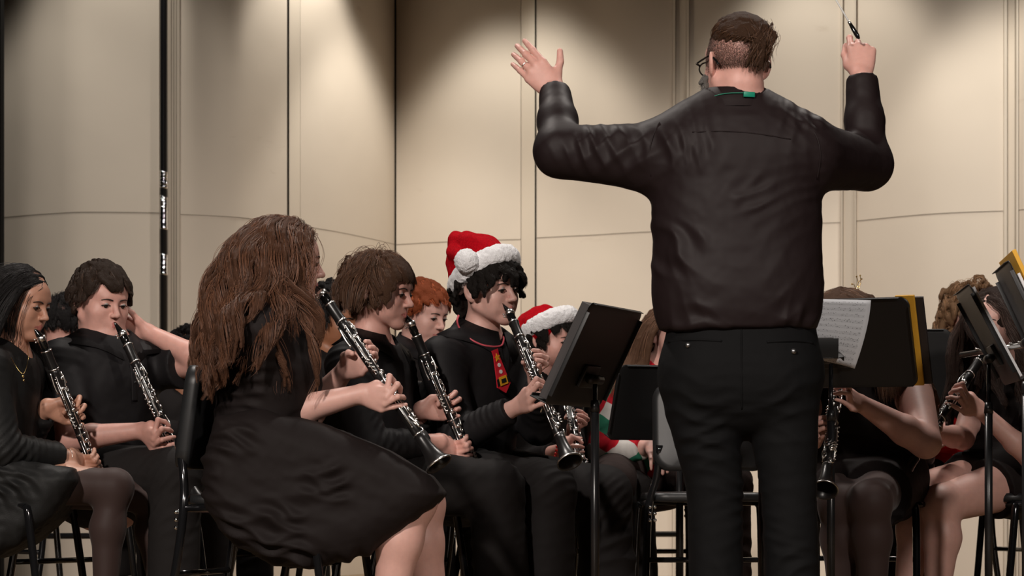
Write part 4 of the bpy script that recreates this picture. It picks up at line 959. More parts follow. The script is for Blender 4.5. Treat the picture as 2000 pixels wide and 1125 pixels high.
# ------------------------------------------------------------------ the conductor, seen from behind
def build_conductor():
    D0 = 7.7; p = F_PX / D0
    J = dict(pel=(1448, 700, 0), neck=(1440, 222, .0), shR=(1583, 292, .02), shL=(1300, 298, .02), che=(1440, 400, 0), elR=(1684, 290, .16), wrR=(1683, 148, .30), elL=(1118, 286, .10), wrL=(1084, 178, .26), hpR=(1522, 745, 0), hpL=(1372, 745, 0), ty=-90, knR=(1541, 962, 0.0), knL=(1398, 962, 0.0), anR=(1556, 0), anL=(1398, 0))
    cur = [(12, 14, 8)] * 4
    handL = dict(pd=nrm([-0.62, 0.28, 0.73]), x=np.array([0.75, 0.0, 0.65]), z=np.array([0.25, -0.95, 0.1]), curls=[(8, 10, 6), (14, 14, 8), (14, 16, 8), (10, 14, 8)], spread=1.5, thumb=((0.85, 0.60, -0.05), (0.62, 0.80, 0.0)), s=1.08)
    handR = dict(pd=nrm([0.02, 0.30, 0.90]), x=np.array([-1.0, 0.1, 0.0]), z=np.array([0.1, -0.95, 0.2]), curls=[(28, 62, 38), (55, 80, 40), (68, 88, 40), (78, 88, 40)], spread=2, thumb=((0.30, 0.95, -0.15), (-0.1, 0.95, -0.1)), s=1.05)
    I = person('conductor seen from behind in dark long-sleeved shirt, both arms raised', D0, J, dict(c=(1439, 122, 0), yaw=-113, pitch=-2, s=1.03, bs=1.05, ear=1.08, jaw=1.08, neck=1.15, cheek=1.05, face=False), skin='pink', h=0.0034, w=1.0, wt=.95, hands=dict(L=handL, R=handR))
    X, up, rt, fw = I['X'], I['up'], I['rt'], I['fw']; root = I['root']
    # shirt: broad back, loose waist bloused over the belt
    F = Fld(); q = lambda a, b, d=0.0: P(a, b, D0 + d); Y = np.array([0, 1.0, 0])
    F.rc(q(1345, 300), q(1530, 300), .110, .110, k=.06, n=Y, f=.85)
    F.rc(q(1436, 335, .01), q(1438, 420, .01), .228, .216, k=.05, n=Y, f=.60)
    F.rc(q(1440, 450, .01), q(1440, 560, .01), .194, .206, k=.06, n=Y, f=.66)
    F.rc(q(1441, 575, .01), q(1441, 590, .01), .216, .216, k=.05, n=Y, f=.68, clip=[(q(1441, 640), (0, 0, -1)),])
    F.rc(q(1385, 255), q(1492, 255), .062, .062, k=.06, n=Y, f=.9)
    F.rc(q(1436, 222), q(1436, 235), .085, .10, k=.04, n=Y, f=.8)
    for s_, sh, el, wr, c1 in (('L', X['shL'], X['elL'], I['wr']['L'], 1), ('R', X['shR'], X['elR'], I['wr']['R'], 1)):
        F.rc(sh, el, .080, .063, k=.05); F.rc(sh + np.array([0, 0, -.035]), el + np.array([0, 0, -.004]), .076, .060, k=.04); d = nrm(wr - el); e = wr - d * .004
        m_ = el * .5 + wr * .5
        F.rc(el, m_, .060, .053, k=.03); F.rc(m_, e + d * .02, .053, .041, k=.02, clip=[(e - d * .01, d)])
        F.rc(e - d * .075, e, .046, .043, k=.004, clip=[(e, d), (e - d * .07, -d)])
    F.rc(q(1437, 195), q(1437, 120), .074, .080, k=.01, op='-')
    V, Fc = F.mesh(.0055); V = relax(V, Fc, 1)
    L = lambda px, py, r, d, wl, a: (q(px, py, -.12), r, np.array(d, float), wl, a)
    fl = [L(1118, 275, .13, (.9, 0, .5), .050, .015), L(1210, 290, .13, (1, 0, -.9), .070, .007), L(1090, 205, .09, (.3, 0, 1), .040, .011), L(1684, 290, .13, (.6, 0, 1), .05, .014), L(1630, 300, .11, (1, 0, .8), .055, .010), L(1690, 205, .10, (.2, 0, 1), .045, .012),
          L(1300, 280, .11, (1, 0, .25), .065, .006), L(1580, 290, .13, (1, 0, -.2), .06, .007), L(1345, 320, .12, (1, 0, .7), .10, .004), L(1530, 320, .16, (1, 0, -.6), .07, .006),
          L(1560, 390, .13, (-.25, 0, 1), .06, .011), L(1300, 400, .10, (.5, 0, 1), .06, .006), L(1345, 520, .15, (.8, 0, 1), .10, .013), L(1540, 530, .14, (-.7, 0, 1), .085, .013), L(1440, 590, .22, (.15, 0, 1), .085, .006), L(1440, 480, .15, (.1, 0, 1), .13, .004), L(1300, 580, .08, (1, 0, .3), .05, .010), L(1590, 580, .08, (1, 0, -.3), .05, .010)]
    V = folds(V, Fc, fl, 4, .0005); shirt = mesh_obj('shirt', V, Fc, M['brown_shirt'], root)
    # stand collar, yoke seam, shoulder seams, cuff seams
    c = q(1437, 190, .0); b = MB(); n = 30; VV = []; FF = []
    for i in range(n + 1):
        a = 2 * math.pi * i / n; dv = np.array([math.cos(a), math.sin(a) * .95, 0]); tl = .010 * math.sin(a) * -1
        for r_, z_ in ((.076, -.045), (.0735, .006), (.0755, .010), (.081, .008), (.092, -.026), (.100, -.044)): VV.append(c + dv * r_ + np.array([0, 0, z_ + .002 * math.cos(2 * a) + (.012 if dv[1] < 0 else -.018 * dv[1]) * 1]))
    for i in range(n):
        for j in range(5): FF.append((i * 6 + j, (i + 1) * 6 + j, (i + 1) * 6 + j + 1, i * 6 + j + 1))
    b.add(np.array(VV), FF); b.build('collar', M['brown_shirt'], shirt)
    def seam_line(pts, r_, name, m, par):
        out = []
        for px, py in pts:       # drop each point onto the cloth
            o_ = np.array([0, 0, HC]); dr = nrm(P(px, py, D0) - o_); t = D0 - .45
            for _ in range(50): 
                s_ = F.ev((o_ + dr * t)[None])[0]
                if s_ < .0015: break
                t += max(s_ * .7, .001)
            out.append(o_ + dr * (t - .0005))
        MB().tube(smooth_path(out, 6), r_, 6, flat=.5, up=(0, 1, 0)).build(name, m, par)
    seam_line([(1352, 258), (1400, 256), (1450, 258), (1500, 264), (1545, 272)], .0016, 'yoke_seam', M['brown_shirt'], shirt)
    seam_line([(1288, 238), (1274, 270), (1268, 305), (1272, 345)], .0018, 'armhole_seam', M['brown_shirt'], shirt)
    seam_line([(1580, 240), (1598, 275), (1602, 310), (1596, 350)], .0018, 'armhole_seam', M['brown_shirt'], shirt)
    # green lanyard behind the collar
    b = MB().tube(smooth_path([c + np.array([math.cos(a) * .090, math.sin(a) * .086, .000 - .018 * abs(math.cos(a)) ** 3]) for a in np.linspace(-math.pi * .93, -math.pi * .36, 9)], 4), .0026, 6, flat=.5)
    lan = b.build('lanyard', mat('green_lanyard', (.02, .22, .14), .5), root)
    a_ = -math.pi * .40; MB().box(c + np.array([math.cos(a_) * .093, math.sin(a_) * .090, -.004]), (.032, .006, .014), basis(70)[:, [0, 1, 2]], bev=.0015).build('lanyard_clip', mat('green_plastic', (.01, .24, .15), .35), lan)
    # trousers with welt pockets
    F2 = Fld(); F2.rc(q(1448, 640, .02), q(1448, 700, .02), .200, .206, k=.05, n=Y, f=.68, clip=[(q(1448, 612), (0, 0, 1))])
    F2.rc(q(1393, 745, .0), q(1500, 745, .0), .136, .136, k=.06, n=Y, f=.95)
    for hp, kn, an in (((1371, 795), (1396, 950), (1400, 1240)), ((1528, 795), (1540, 950), (1552, 1240))):
        H_, K_, A_ = q(*hp), q(*kn), q(*an); F2.rc(H_, K_, .099, .074, k=.012); F2.rc(K_, A_, .074, .072, k=.012, clip=[(q(an[0], 1262), (0, 0, -1))])
    V, Fc = F2.mesh(.0055); V = relax(V, Fc, 1)
    fl = []
    for x0, x1 in ((1370, 1398), (1525, 1545)):
        s_ = 1 if x0 < 1448 else -1
        fl += [L(x0, 820, .13, (.35 * s_, 0, 1), .07, .006), L(x0 + 10, 880, .11, (-.3 * s_, 0, 1), .06, .006), L(x1, 950, .11, (.25 * s_, 0, 1), .045, .008), L(x1, 1010, .10, (-.2 * s_, 0, 1), .05, .008), L(x1, 1100, .16, (.5 * s_, 0, 1), .09, .006)]
    fl += [L(1448, 760, .10, (0, 0, 1), .05, .004)]
    V = folds(V, Fc, fl, 9, .0005); tr = mesh_obj('trousers', V, Fc, M['jeans'], root)
    F = F2
    seam_line([(1305, 668), (1340, 664), (1375, 664), (1410, 666)], .0035, 'pocket_welt', M['jeans'], tr); seam_line([(1498, 668), (1530, 666), (1560, 666), (1588, 670)], .0035, 'pocket_welt', M['jeans'], tr)
    seam_line([(1448, 640), (1448, 700), (1449, 760), (1449, 800)], .002, 'back_seam', M['jeans'], tr)
    for px, py in ((1344, 674), (1550, 686)):
        o_ = np.array([0, 0, HC]); dr = nrm(P(px, py, D0) - o_); t = D0 - .45
        while F2.ev((o_ + dr * t)[None])[0] > .002 and t < D0 + .3: t += .002
        k_ = o_ + dr * (t - .001); MB().tube([k_ - [0, .004, 0], k_ + [0, .004, 0]], .0075, 16).build('pocket_button', M['dull_metal'], tr)
    for s_, an in (('L', (1400, 1250)), ('R', (1556, 1250))):
        a = q(*an); f_ = Fld().rc(a * [1, 1, 0] + [0, -.07, .045], a * [1, 1, 0] + [0, .16, .035], .045, .040, k=.02, n=(1, 0, 0), f=1.1).rc(a * [1, 1, 0] + [0, -.03, .06], a * [1, 1, 0] + [0, -.02, .12], .045, .045, k=.03)
        V, Fc = f_.mesh(.008); V[:, 2] = np.maximum(V[:, 2], 0.001); mesh_obj('shoe', V, Fc, M['ebonite'], root)
    # undercut hair gathered up at the crown, with a clip
    HR, HT, hs = I['HR'], I['HT'], I['hs']; T = lambda v: (np.atleast_2d(v) * hs) @ HR.T + HT
    knot = np.array([0.028, -0.088, 0.078])
    knot = np.array([0.022, -0.092, 0.066])
    rs = np.random.RandomState(3); d = fib(11000); d = d[d[:, 2] > np.interp(d[:, 1], [-1, -.5, 0.2, .6, 1], [.02, .08, .26, .40, .5]) + .06 * np.abs(d[:, 0])]; n = len(d)
    kd = nrm((knot - CR_C) / CR_R) + rs.randn(n, 3) * .09; kd /= np.linalg.norm(kd, axis=1)[:, None]; th_ = .002 + .009 * rs.rand(n); A1 = np.zeros((n, 14, 3))
    for i in range(14):
        t = (i / 13) ** .85; v = d * (1 - t) + kd * t; v /= np.linalg.norm(v, axis=1)[:, None]; lift_ = th_ * min(1, i / 2) + .012 * t * t * np.clip(1 - np.linalg.norm(d - kd, axis=1), 0, 1) + .006 * t ** 3
        A1[:, i] = CR_C + v * (CR_R + lift_[:, None]) + .0012 * np.sin(t * 9 + d[:, :1] * 40)
    A1 = (A1 * hs) @ HR.T + HT
    hr = hair_parts(A1, hairmats('conductor', (.075, .036, .019), .3), root, rad=.00042, nmass=330, mass_r=.0042, h=.0035)
    # loose tail falling from the knot
    rs = np.random.RandomState(5); n = 900; A = np.zeros((n, 14, 3)); base_ = knot + rs.randn(n, 3) * [.018, .008, .012]; tgt = np.stack([knot[0] + rs.randn(n) * .016 - .010, np.full(n, -.100) + rs.randn(n) * .005, -.050 + rs.rand(n) ** .6 * .08], 1)
    for i in range(14):
        t = i / 13; A[:, i] = base_ * (1 - t) + tgt * t + np.array([0, -1, .2]) * (.018 * math.sin(math.pi * min(1, t * 1.2)))
        A[:, i, 0] += .006 * np.sin(t * 5 + base_[:, 0] * 300)
    A = (A * hs) @ HR.T + HT; hair_parts(A, hairmats('conductor', None), hr, rad=.00048, nmass=40, mass_r=.0042, h=.003, name='ponytail')
    b = MB(); kk = T(knot + [0.004, -.012, .006])[0]
    for i in range(6): a = i * 1.05; b.tube([kk + [0, -.008, 0], kk + np.array([math.cos(a), -.3, math.sin(a)]) * .009], .0016, 6)
    b.ball(kk + [0, -.010, 0], .004); b.build('hair_clip', M['chrome'], hr)
    rs = np.random.RandomState(8); d = fib(16000); d = d[(d[:, 2] < .55) & (d[:, 2] > -.62) & (d[:, 1] < .62)]; n = len(d); d0 = CR_C + d * CR_R
    sp = T(d0); e0, g = grad(I['HF'], sp); sp = sp - g * e0[:, None]; lo_ = np.array([0, 0, -1.0]); A = np.stack([sp + (g * .45 + lo_ * .8 + rs.randn(n, 3) * .3) * .0045 * t for t in (0, .5, 1)], 1)
    hair_parts(A, (None, hair_mat('stubble', (.07, .04, .03), .5)), root, rad=.00045, nmass=0)
    # shaved stubble is skin; grey beard, glasses, ring
    def brd(d): return (d[:, 1] > .10) & (d[:, 2] < -.30)
    rs = np.random.RandomState(2); n = 2600; bp = []
    while len(bp) < n:
        a, z_ = rs.uniform(-1.25, 1.25), rs.uniform(-.125, -.028); r_ = np.array([math.sin(a) * .070, .012 + math.cos(a) * .075, z_])
        if abs(a) < .55 and z_ > -.078: continue
        bp.append(r_)
    bp = T(np.array(bp)); d0, g = grad(I['HF'], bp); bp = bp - g * (d0)[:, None]; dn = nrm(HR @ np.array([0, .25, -1.0])); A = np.stack([bp + (g * .35 + dn * .8 + rs.randn(n, 3) * .18) * (.020 * hs) * t for t in np.linspace(0, 1, 5)], 1)
    hair_parts(A, hairmats('grey_beard', (.26, .24, .22), .4), root, rad=.0006, nmass=260, mass_r=.0045, h=.004, name='beard')
    g_ = MB()
    for s_ in (-1, 1):
        cx = s_ * .033; q_ = [T([(cx + .025 * math.cos(a) * (1 if abs(math.cos(a)) < .9 else 1), .102 - .10 * abs(cx + .025 * math.cos(a)) ** 1.0 * .2, -.004 + .019 * math.sin(a))])[0] for a in np.linspace(0, 2 * math.pi, 25)]
        g_.tube(q_, .0022, 8, caps=False); g_.tube(T([(s_ * .059, .098, .004), (s_ * .076, .080, .006)]), .0030, 8); g_.tube(smooth_path(T([(s_ * .076, .080, .006), (s_ * .083, .03, .008), (s_ * .083, -.008, .010), (s_ * .078, -.032, -.004), (s_ * .075, -.042, -.016)]), 5), [.0026] * 10 + [.0040] * 11, 8)
    g_.tube(T([(-.008, .104, .002), (.008, .104, .002)]), .0022, 8); g_.build('glasses', M['ebonite'], root)
    # wedding ring on the raised left hand
    x = I['wr']['L']; y = handL['pd']; xx = nrm(handL['x'] - y * np.dot(handL['x'], y)); z = np.cross(xx, y); z = z if np.dot(z, handL['z']) > 0 else -z; s2 = I['hs'] * .95 * 1.08
    a3 = math.radians(14); K = x + (xx * -.012 + y * .087 + z * .002) * s2; u = y * math.cos(a3) - z * math.sin(a3); sp = math.radians(5 * -.5); u = nrm((y * math.cos(sp) + xx * math.sin(sp)) * math.cos(a3) - z * math.sin(a3)); c_ = K + u * .024 * s2
    e1 = nrm(np.cross(u, [0, 0, 1])); e2 = np.cross(u, e1); MB().tube([c_ + (e1 * math.cos(a) + e2 * math.sin(a)) * .0098 * s2 - u * .0 for a in np.linspace(0, 2 * math.pi, 20)], .0018, 8, caps=False).build('ring', M['silver'], root)
    # baton, held between thumb and index finger
    t = empty('baton', P(1660, 48, 7.98), 'white conducting baton with cork-and-metal handle in the raised right hand', 'baton')
    a, b_ = P(1659, 44, 7.99), P(1596, -62, 8.03); dd = nrm(b_ - a)
    MB().tube([a, a + dd * .33], [.0026, .0012], 10).build('shaft', mat('white_baton', (.85, .85, .83), .35), t); MB().lathe([(-.055, .003), (-.045, .0065), (-.02, .006), (-.004, .0045), (0.0, .003)], a, a + dd).build('handle', M['ebonite'], t)
    MB().lathe([(-.006, .0048), (.004, .0040)], a, a + dd).build('ferrule', M['silver'], t)
    return I
build_conductor()

# ------------------------------------------------------------------ players on the left of the conductor
def label_chair(I, yaw, label, dx=0.0, dy=0.0):
    x, y = I['X']['pel'][:2]; f = basis(yaw)[:, 1]; put_chair(x + f[0] * (0.02 + dx), y + f[1] * (0.02 + dx) + dy, yaw, label)

def strands_long(I, key, col, n, L, comb, region=None, **kw):
    return hair_short(I, key, col, n=n, length=L, comb=comb, region=region, **kw)

def skirt(I, outline, D, y0, y1, m, name='skirt', rnd=0.05, seed=2, fl=(), h=0.0065, extra=None, fine=.001):
    F = Fld(); F.poly([P(x, y, D)[[0, 2]] for x, y in outline], D + y0, D + y1, rnd, k=.02)
    if extra: extra(F)
    V, Fc = F.mesh(h); V = relax(V, Fc, 1); V = folds(V, Fc, list(fl), seed, fine); return mesh_obj(name, V, Fc, m, I['root'])

# ---- girl at the far left: long black hair, black dress, sheer tights
def girl_left():
    D0 = 8.9; a, b = bell_point((69, 633, 8.84), (186, 918, 1, .745)); c = clarinet(a, b, (1, -.25, .3), 'clarinet of the girl with long black hair at the far left')
    J = dict(pel=(-22, 925, 0), neck=(15, 688, 0), ty=12, wrR=(88, 868, -.16), wrL=(108, 800, .05), elR=(-2, 868, -.30), elL=(40, 830, .15), knR=(224, 952, -.27), knL=(298, 968, .14), anR=(205, -.02), anL=(322, 0))
    I = person('girl at far left with long black hair playing clarinet in black dress and tights', D0, J, dict(c=(40, 588, -.02), yaw=24, pitch=-14, s=.98, bs=.95, jaw=.95), skin='tan', clar=c, hands=dict(R=dict(clar=.455), L=dict(clar=.31)), w=.92, h=.0034, skin_legs='tights')
    top(I, M['chiffon'], 'dress_top', sleeve=.93, g=.012, arm_r=1.12, sl_gap=.02, low=True, seed=5)
    X = I['X']; q = lambda x, y, d=0: P(x, y, D0 + d)
    skirt(I, [(-75, 890), (10, 885), (90, 905), (160, 915), (168, 940), (120, 1010), (60, 1062), (0, 1090), (-80, 1100)], D0, -.24, .22, M['chiffon'], rnd=.055, seed=8, fine=.0015,
          fl=[(q(70, 960, -.2), .16, (.8, 0, .6), .06, .010), (q(20, 1020, -.2), .16, (.9, 0, .3), .07, .010), (q(120, 900, -.2), .10, (.3, 0, 1), .05, .007), (q(0, 900, -.2), .14, (.4, 0, 1), .05, .009)])
    def reg(d): return hairline(d)
    hair_short(I, 'black', (.012, .010, .010), n=5200, length=.42, front=.40, clear=True, comb=lambda d: np.stack([np.where(d[:, 0] > -.28, .5, -.5), -.35 - .3 * (d[:, 1] > .3), np.full(len(d), -.25)], 1), thick=(.001, .010), grav=.30, clump=.5, lift=.1, wave=.0015, wfreq=18, steps=16, seed=3, nmass=320, mass_r=.006, rad=.00042)
    n_ = [q(5, 660, -.04), q(25, 705, -.14), q(45, 730, -.155), q(55, 700, -.13), q(52, 672, -.05)]
    ch = MB().tube(smooth_path(n_, 8), .0010, 6).build('necklace', M['gold'], I['root']); MB().ball(n_[2] + [0, -.004, -.008], .005, 0, 8).ball(n_[2] + [0.002, -.004, -.020], .004, 0, 8).build('pendant', M['gold'], ch)
    w_ = I['wr']['R']; e = nrm(w_ - X['elR']); r1 = nrm(np.cross(e, [0, 0, 1])); r2 = np.cross(e, r1); MB().tube([w_ - e * .005 + (r1 * math.cos(t) * 1.0 + r2 * math.sin(t)) * .0275 for t in np.linspace(0, 2 * math.pi, 24)], .0008, 6, caps=False).build('bracelet', M['silver'], I['root'])
    label_chair(I, 10, 'black orchestra chair under the girl in tights at the far left')
girl_left()

# ---- boy in a black polo, one hand behind his neck
def boy_polo():
    D0 = 9.3; a, b = bell_point((228, 627, 9.12), (349, 900, -1, .765)); c = clarinet(a, b, (.8, -.55, .25), 'clarinet of the boy in the black polo shirt, held with one hand')
    J = dict(pel=(205, 925, .03), neck=(205, 678, .04), ty=40, sw=.185, wrR=(245, 818, -.18), elR=(140, 850, -.12), elL=(398, 700, .10), wrL=(292, 650, .10), knR=(342, 925, -.32), knL=(402, 935, .22), anR=(338, -.02), anL=(410, 0))
    handL = dict(pd=nrm([-.85, .2, .25]), x=np.array([-.2, -.3, .9]), z=np.array([.2, .9, .2]), curls=[(25, 30, 20)] * 4, thumb=((.7, .6, -.2), (.5, .8, -.1)))
    I = person('boy with short brown hair and black polo, left hand behind his neck', D0, J, dict(c=(197, 586, .02), yaw=50, pitch=-12, roll=0, s=1.02, bs=.98, cheek=1.25, jaw=1.12, neck=1.12, leg=1.1), skin='pink', clar=c, hands=dict(R=dict(clar=.42), L=handL), w=1.12, wt=1.08, h=.0036)
    top(I, M['black_shirt'], 'polo_shirt', sleeve=.30, g=.014, sl_gap=.022, seed=12); cl = collar(I, M['black_shirt'], r=.070, open_=.5, rise=.030)
    X, fw, up, rt = I['X'], I['fw'], I['up'], I['rt']
    pl = [X['neck'] + fw * .135 - up * (.06 + .03 * k) for k in range(5)]; F = I['topF']; out = []
    for p_ in pl:
        p_ = p_ + fw * .1
        for _ in range(40):
            d = F.ev(p_[None])[0]
            if d < .002: break
            p_ = p_ - fw * max(d * .7, .001)
        out.append(p_)
    MB().tube(smooth_path(out, 6), .012, 8, flat=.25, up=fw).build('placket', M['black_shirt'], I['top'])
    for k in (1, 2): MB().ball(out[k] + fw * .004, .0045, 0, 10).build('button', M['plastic'], I['top'])
    trousers(I, M['grey_trouser'], g=.018, seed=6)
    hair_short(I, 'dark_brown', (.045, .026, .017), n=5600, length=.055, front=.050, nape=.03, comb=lambda d: np.stack([d[:, 0] * .3, np.where(d[:, 2] > .2, .75, 0.1), np.where(d[:, 1] > .4, -.3, .1)], 1), thick=(.003, .016), grav=.30, clump=.6, lift=.5, wave=.0015, wfreq=80, steps=11, seed=4, nmass=420, mass_r=.0055, rad=.0005)
    label_chair(I, 35, 'black orchestra chair under the boy in the black polo shirt')
boy_polo()

# ---- girl in front: long wavy brown hair, dark short-sleeved dress
def girl_front():
    D0 = 8.15; a, b = bell_point((612, 548, 8.17), (858, 908, -1)); c = clarinet(a, b, (.9, -.10, .45), 'nearest clarinet, played by the girl with long wavy brown hair')
    J = dict(pel=(500, 925, 0), neck=(520, 612, 0), che=(530, 745, 0), ty=-4, shR=(508, 642, -.20), shL=(530, 642, .15), wrR=(700, 768, -.10), elR=(540, 812, -.33), elL=(600, 790, .20), wrL=(650, 735, .10), knR=(806, 975, -.12), knL=(822, 985, .12), anR=(752, 0), anL=(850, 0), hpR=(500, 940, -.10), hpL=(500, 940, .10))
    I = person('girl with long wavy brown hair in dark dress playing clarinet', D0, J, dict(c=(557, 508, .0), yaw=-12, pitch=-4, s=1.02, bs=1.0, leg=1.15, arm=1.12), skin='fair', clar=c, hands=dict(R=dict(clar=.43), L=dict(clar=.265)), w=1.03, wt=.98, h=.0034)
    X = I['X']; q = lambda x, y, d=0: P(x, y, D0 + d)
    F = top_field(I, g=.014, sleeve=.40, sl_gap=.014); F.rc(q(522, 655), q(522, 830), .140, .132, k=.04, n=(0, 1, 0), f=1.0)
    V, Fc = F.mesh(.006); V = relax(V, Fc, 1)
    V = folds(V, Fc, [(q(490, 800, -.15), .16, (.1, 0, 1), .05, .008), (q(460, 700, -.15), .14, (.5, 0, 1), .07, .007), (X['shR'], .10, (1, 0, .5), .05, .005), (X['elR'] * .5 + X['shR'] * .5, .09, (.2, 0, 1), .05, .007), (q(560, 720, -.15), .14, (.6, 0, 1), .06, .008)], 3); I['topF'] = F
    I['top'] = mesh_obj('dress_bodice', V, Fc, M['dress'], I['root'])
    skirt(I, [(432, 815), (520, 800), (640, 830), (760, 880), (845, 930), (872, 965), (850, 990), (790, 1035), (725, 1078), (660, 1098), (590, 1108), (520, 1090), (450, 1045), (410, 985), (408, 900)], D0, -.25, .25, M['dress'], rnd=.09, seed=4, fine=.0008,
          fl=[(q(560, 950, -.25), .30, (-.15, 0, 1), .085, .012), (q(520, 900, -.25), .16, (.5, 0, 1), .07, .010), (q(600, 1030, -.25), .20, (.5, 0, 1), .08, .014), (q(720, 930, -.25), .18, (.35, 0, 1), .07, .008), (q(700, 1030, -.25), .16, (.8, 0, .6), .08, .012), (q(450, 900, -.2), .1, (.3, 0, 1), .05, .008)])
    hair_short(I, 'wavy_brown', (.13, .058, .032), n=9000, clear=True, split=(-.035, .105, -.085), lfun=lambda d: np.where(d[:, 1] > .35, .34, .43) - .05 * (d[:, 2] < -.1), comb=lambda d: np.stack([np.sign(d[:, 0]) * .55, np.where((d[:, 1] > .12) & (np.arange(len(d)) % 2 == 0), -.40, -.7), np.full(len(d), -.1)], 1), thick=(.003, .024), grav=.24, clump=.72, lift=.35, wave=.017, wfreq=26, steps=26, seed=7, nmass=420, mass_r=.006, rad=.00052, nclump=130, rough=.30)
    label_chair(I, 15, 'black orchestra chair with padded back behind the girl with long wavy hair', dx=.035, dy=.05)
girl_front()

# ---- boy with a brown bowl cut
def boy_bowl():
    D0 = 8.95; a, b = bell_point((791, 605, 8.93), (920, 905, 1, .78)); c = clarinet(a, b, (.85, -.35, .35), 'clarinet of the boy with the brown bowl haircut')
    J = dict(pel=(728, 922, .02), neck=(724, 682, .02), ty=22, sw=.175, wrR=(815, 835, -.18), elR=(690, 850, -.25), elL=(800, 850, .16), wrL=(835, 800, .03), knR=(968, 955, -.16), knL=(1052, 950, .12), anR=(985, 0), anL=(1040, 0))
    I = person('boy with brown bowl haircut and black collared shirt playing clarinet', D0, J, dict(c=(745, 568, -.01), yaw=22, pitch=-8, s=1.0, bs=.97, jaw=.96), skin='pink', clar=c, hands=dict(R=dict(clar=.46), L=dict(clar=.33)), w=.98, h=.0034)
    top(I, M['black_shirt'], 'shirt', sleeve=.90, g=.016, seed=21); collar(I, M['black_shirt'], r=.066, open_=.9, rise=.035, spread=1.2); trousers(I, M['black_trouser'], g=.024, seed=7, amp=.012)
    hair_short(I, 'bowl_brown', (.10, .048, .026), n=7000, lfun=lambda d: np.where(d[:, 1] > .45, .060, np.where(d[:, 2] < -.1, .06, np.where(d[:, 1] > .1, .085, .115))), comb=lambda d: np.stack([d[:, 0] * .5 - .25, np.clip(d[:, 1] * 1.6, -.1, .75), np.full(len(d), .0)], 1), thick=(.002, .017), grav=.27, clump=.55, lift=.15, wave=.0018, wfreq=40, steps=14, seed=9, nmass=460, mass_r=.005, rad=.0005)
    label_chair(I, 18, 'black orchestra chair under the boy with the bowl haircut')
boy_bowl()

# ------------------------------------------------------------------ santa hats, red-haired boy, players at the back and on the right
def santa_hat(I, ring_c, back, side, nrmv, r1, r2, bag, pom, tube_r=.021):
    """fur band as a ring in the plane of (back, side); bag = (points, radii) of the red felt; pom = centre, radius"""
    root = I['root']; HR, HT, hs = I['HR'], I['HT'], I['hs']; T = lambda v: (np.atleast_2d(np.array(v, float)) * hs) @ HR.T + HT
    F = Fld(); pts = []
    for a in np.linspace(0, 2 * math.pi, 25): pts.append(T(np.array(ring_c) + np.array(back) * math.cos(a) * r1 + np.array(side) * math.sin(a) * r2)[0])
    n = HR @ nrm(nrmv)
    for p_, q_ in zip(pts[:-1], pts[1:]): F.rc(p_, q_, tube_r, tube_r, k=.01, n=n, f=1.25)
    V, Fc = F.mesh(.004); N = vnormals(V, Fc); V = V + N * (.0018 * noise(V * 260) + .002 * noise(V * 90))[:, None]
    G = Fld()
    for (p_, q_, ra, rb, k_) in bag: G.rc(p_, q_, ra, rb, k=k_)
    V2, F2 = G.mesh(.004); V2 = relax(V2, F2, 1); V2 = folds(V2, F2, [(None, 1, HR @ np.array([.2, .8, .6]), .05, .006)], 5, .0015)
    hat = mesh_obj('santa_hat', V2, F2, M['plush_red'], root); mesh_obj('fur_brim', V, Fc, M['plush_white'], hat)
    if pom is not None:
        H = Fld().el(pom[0], (pom[1],) * 3); V, Fc = H.mesh(.0035); N = vnormals(V, Fc); V = V + N * (.0022 * noise(V * 240) + .0015 * noise(V * 80))[:, None]; mesh_obj('pompom', V, Fc, M['plush_white'], hat)

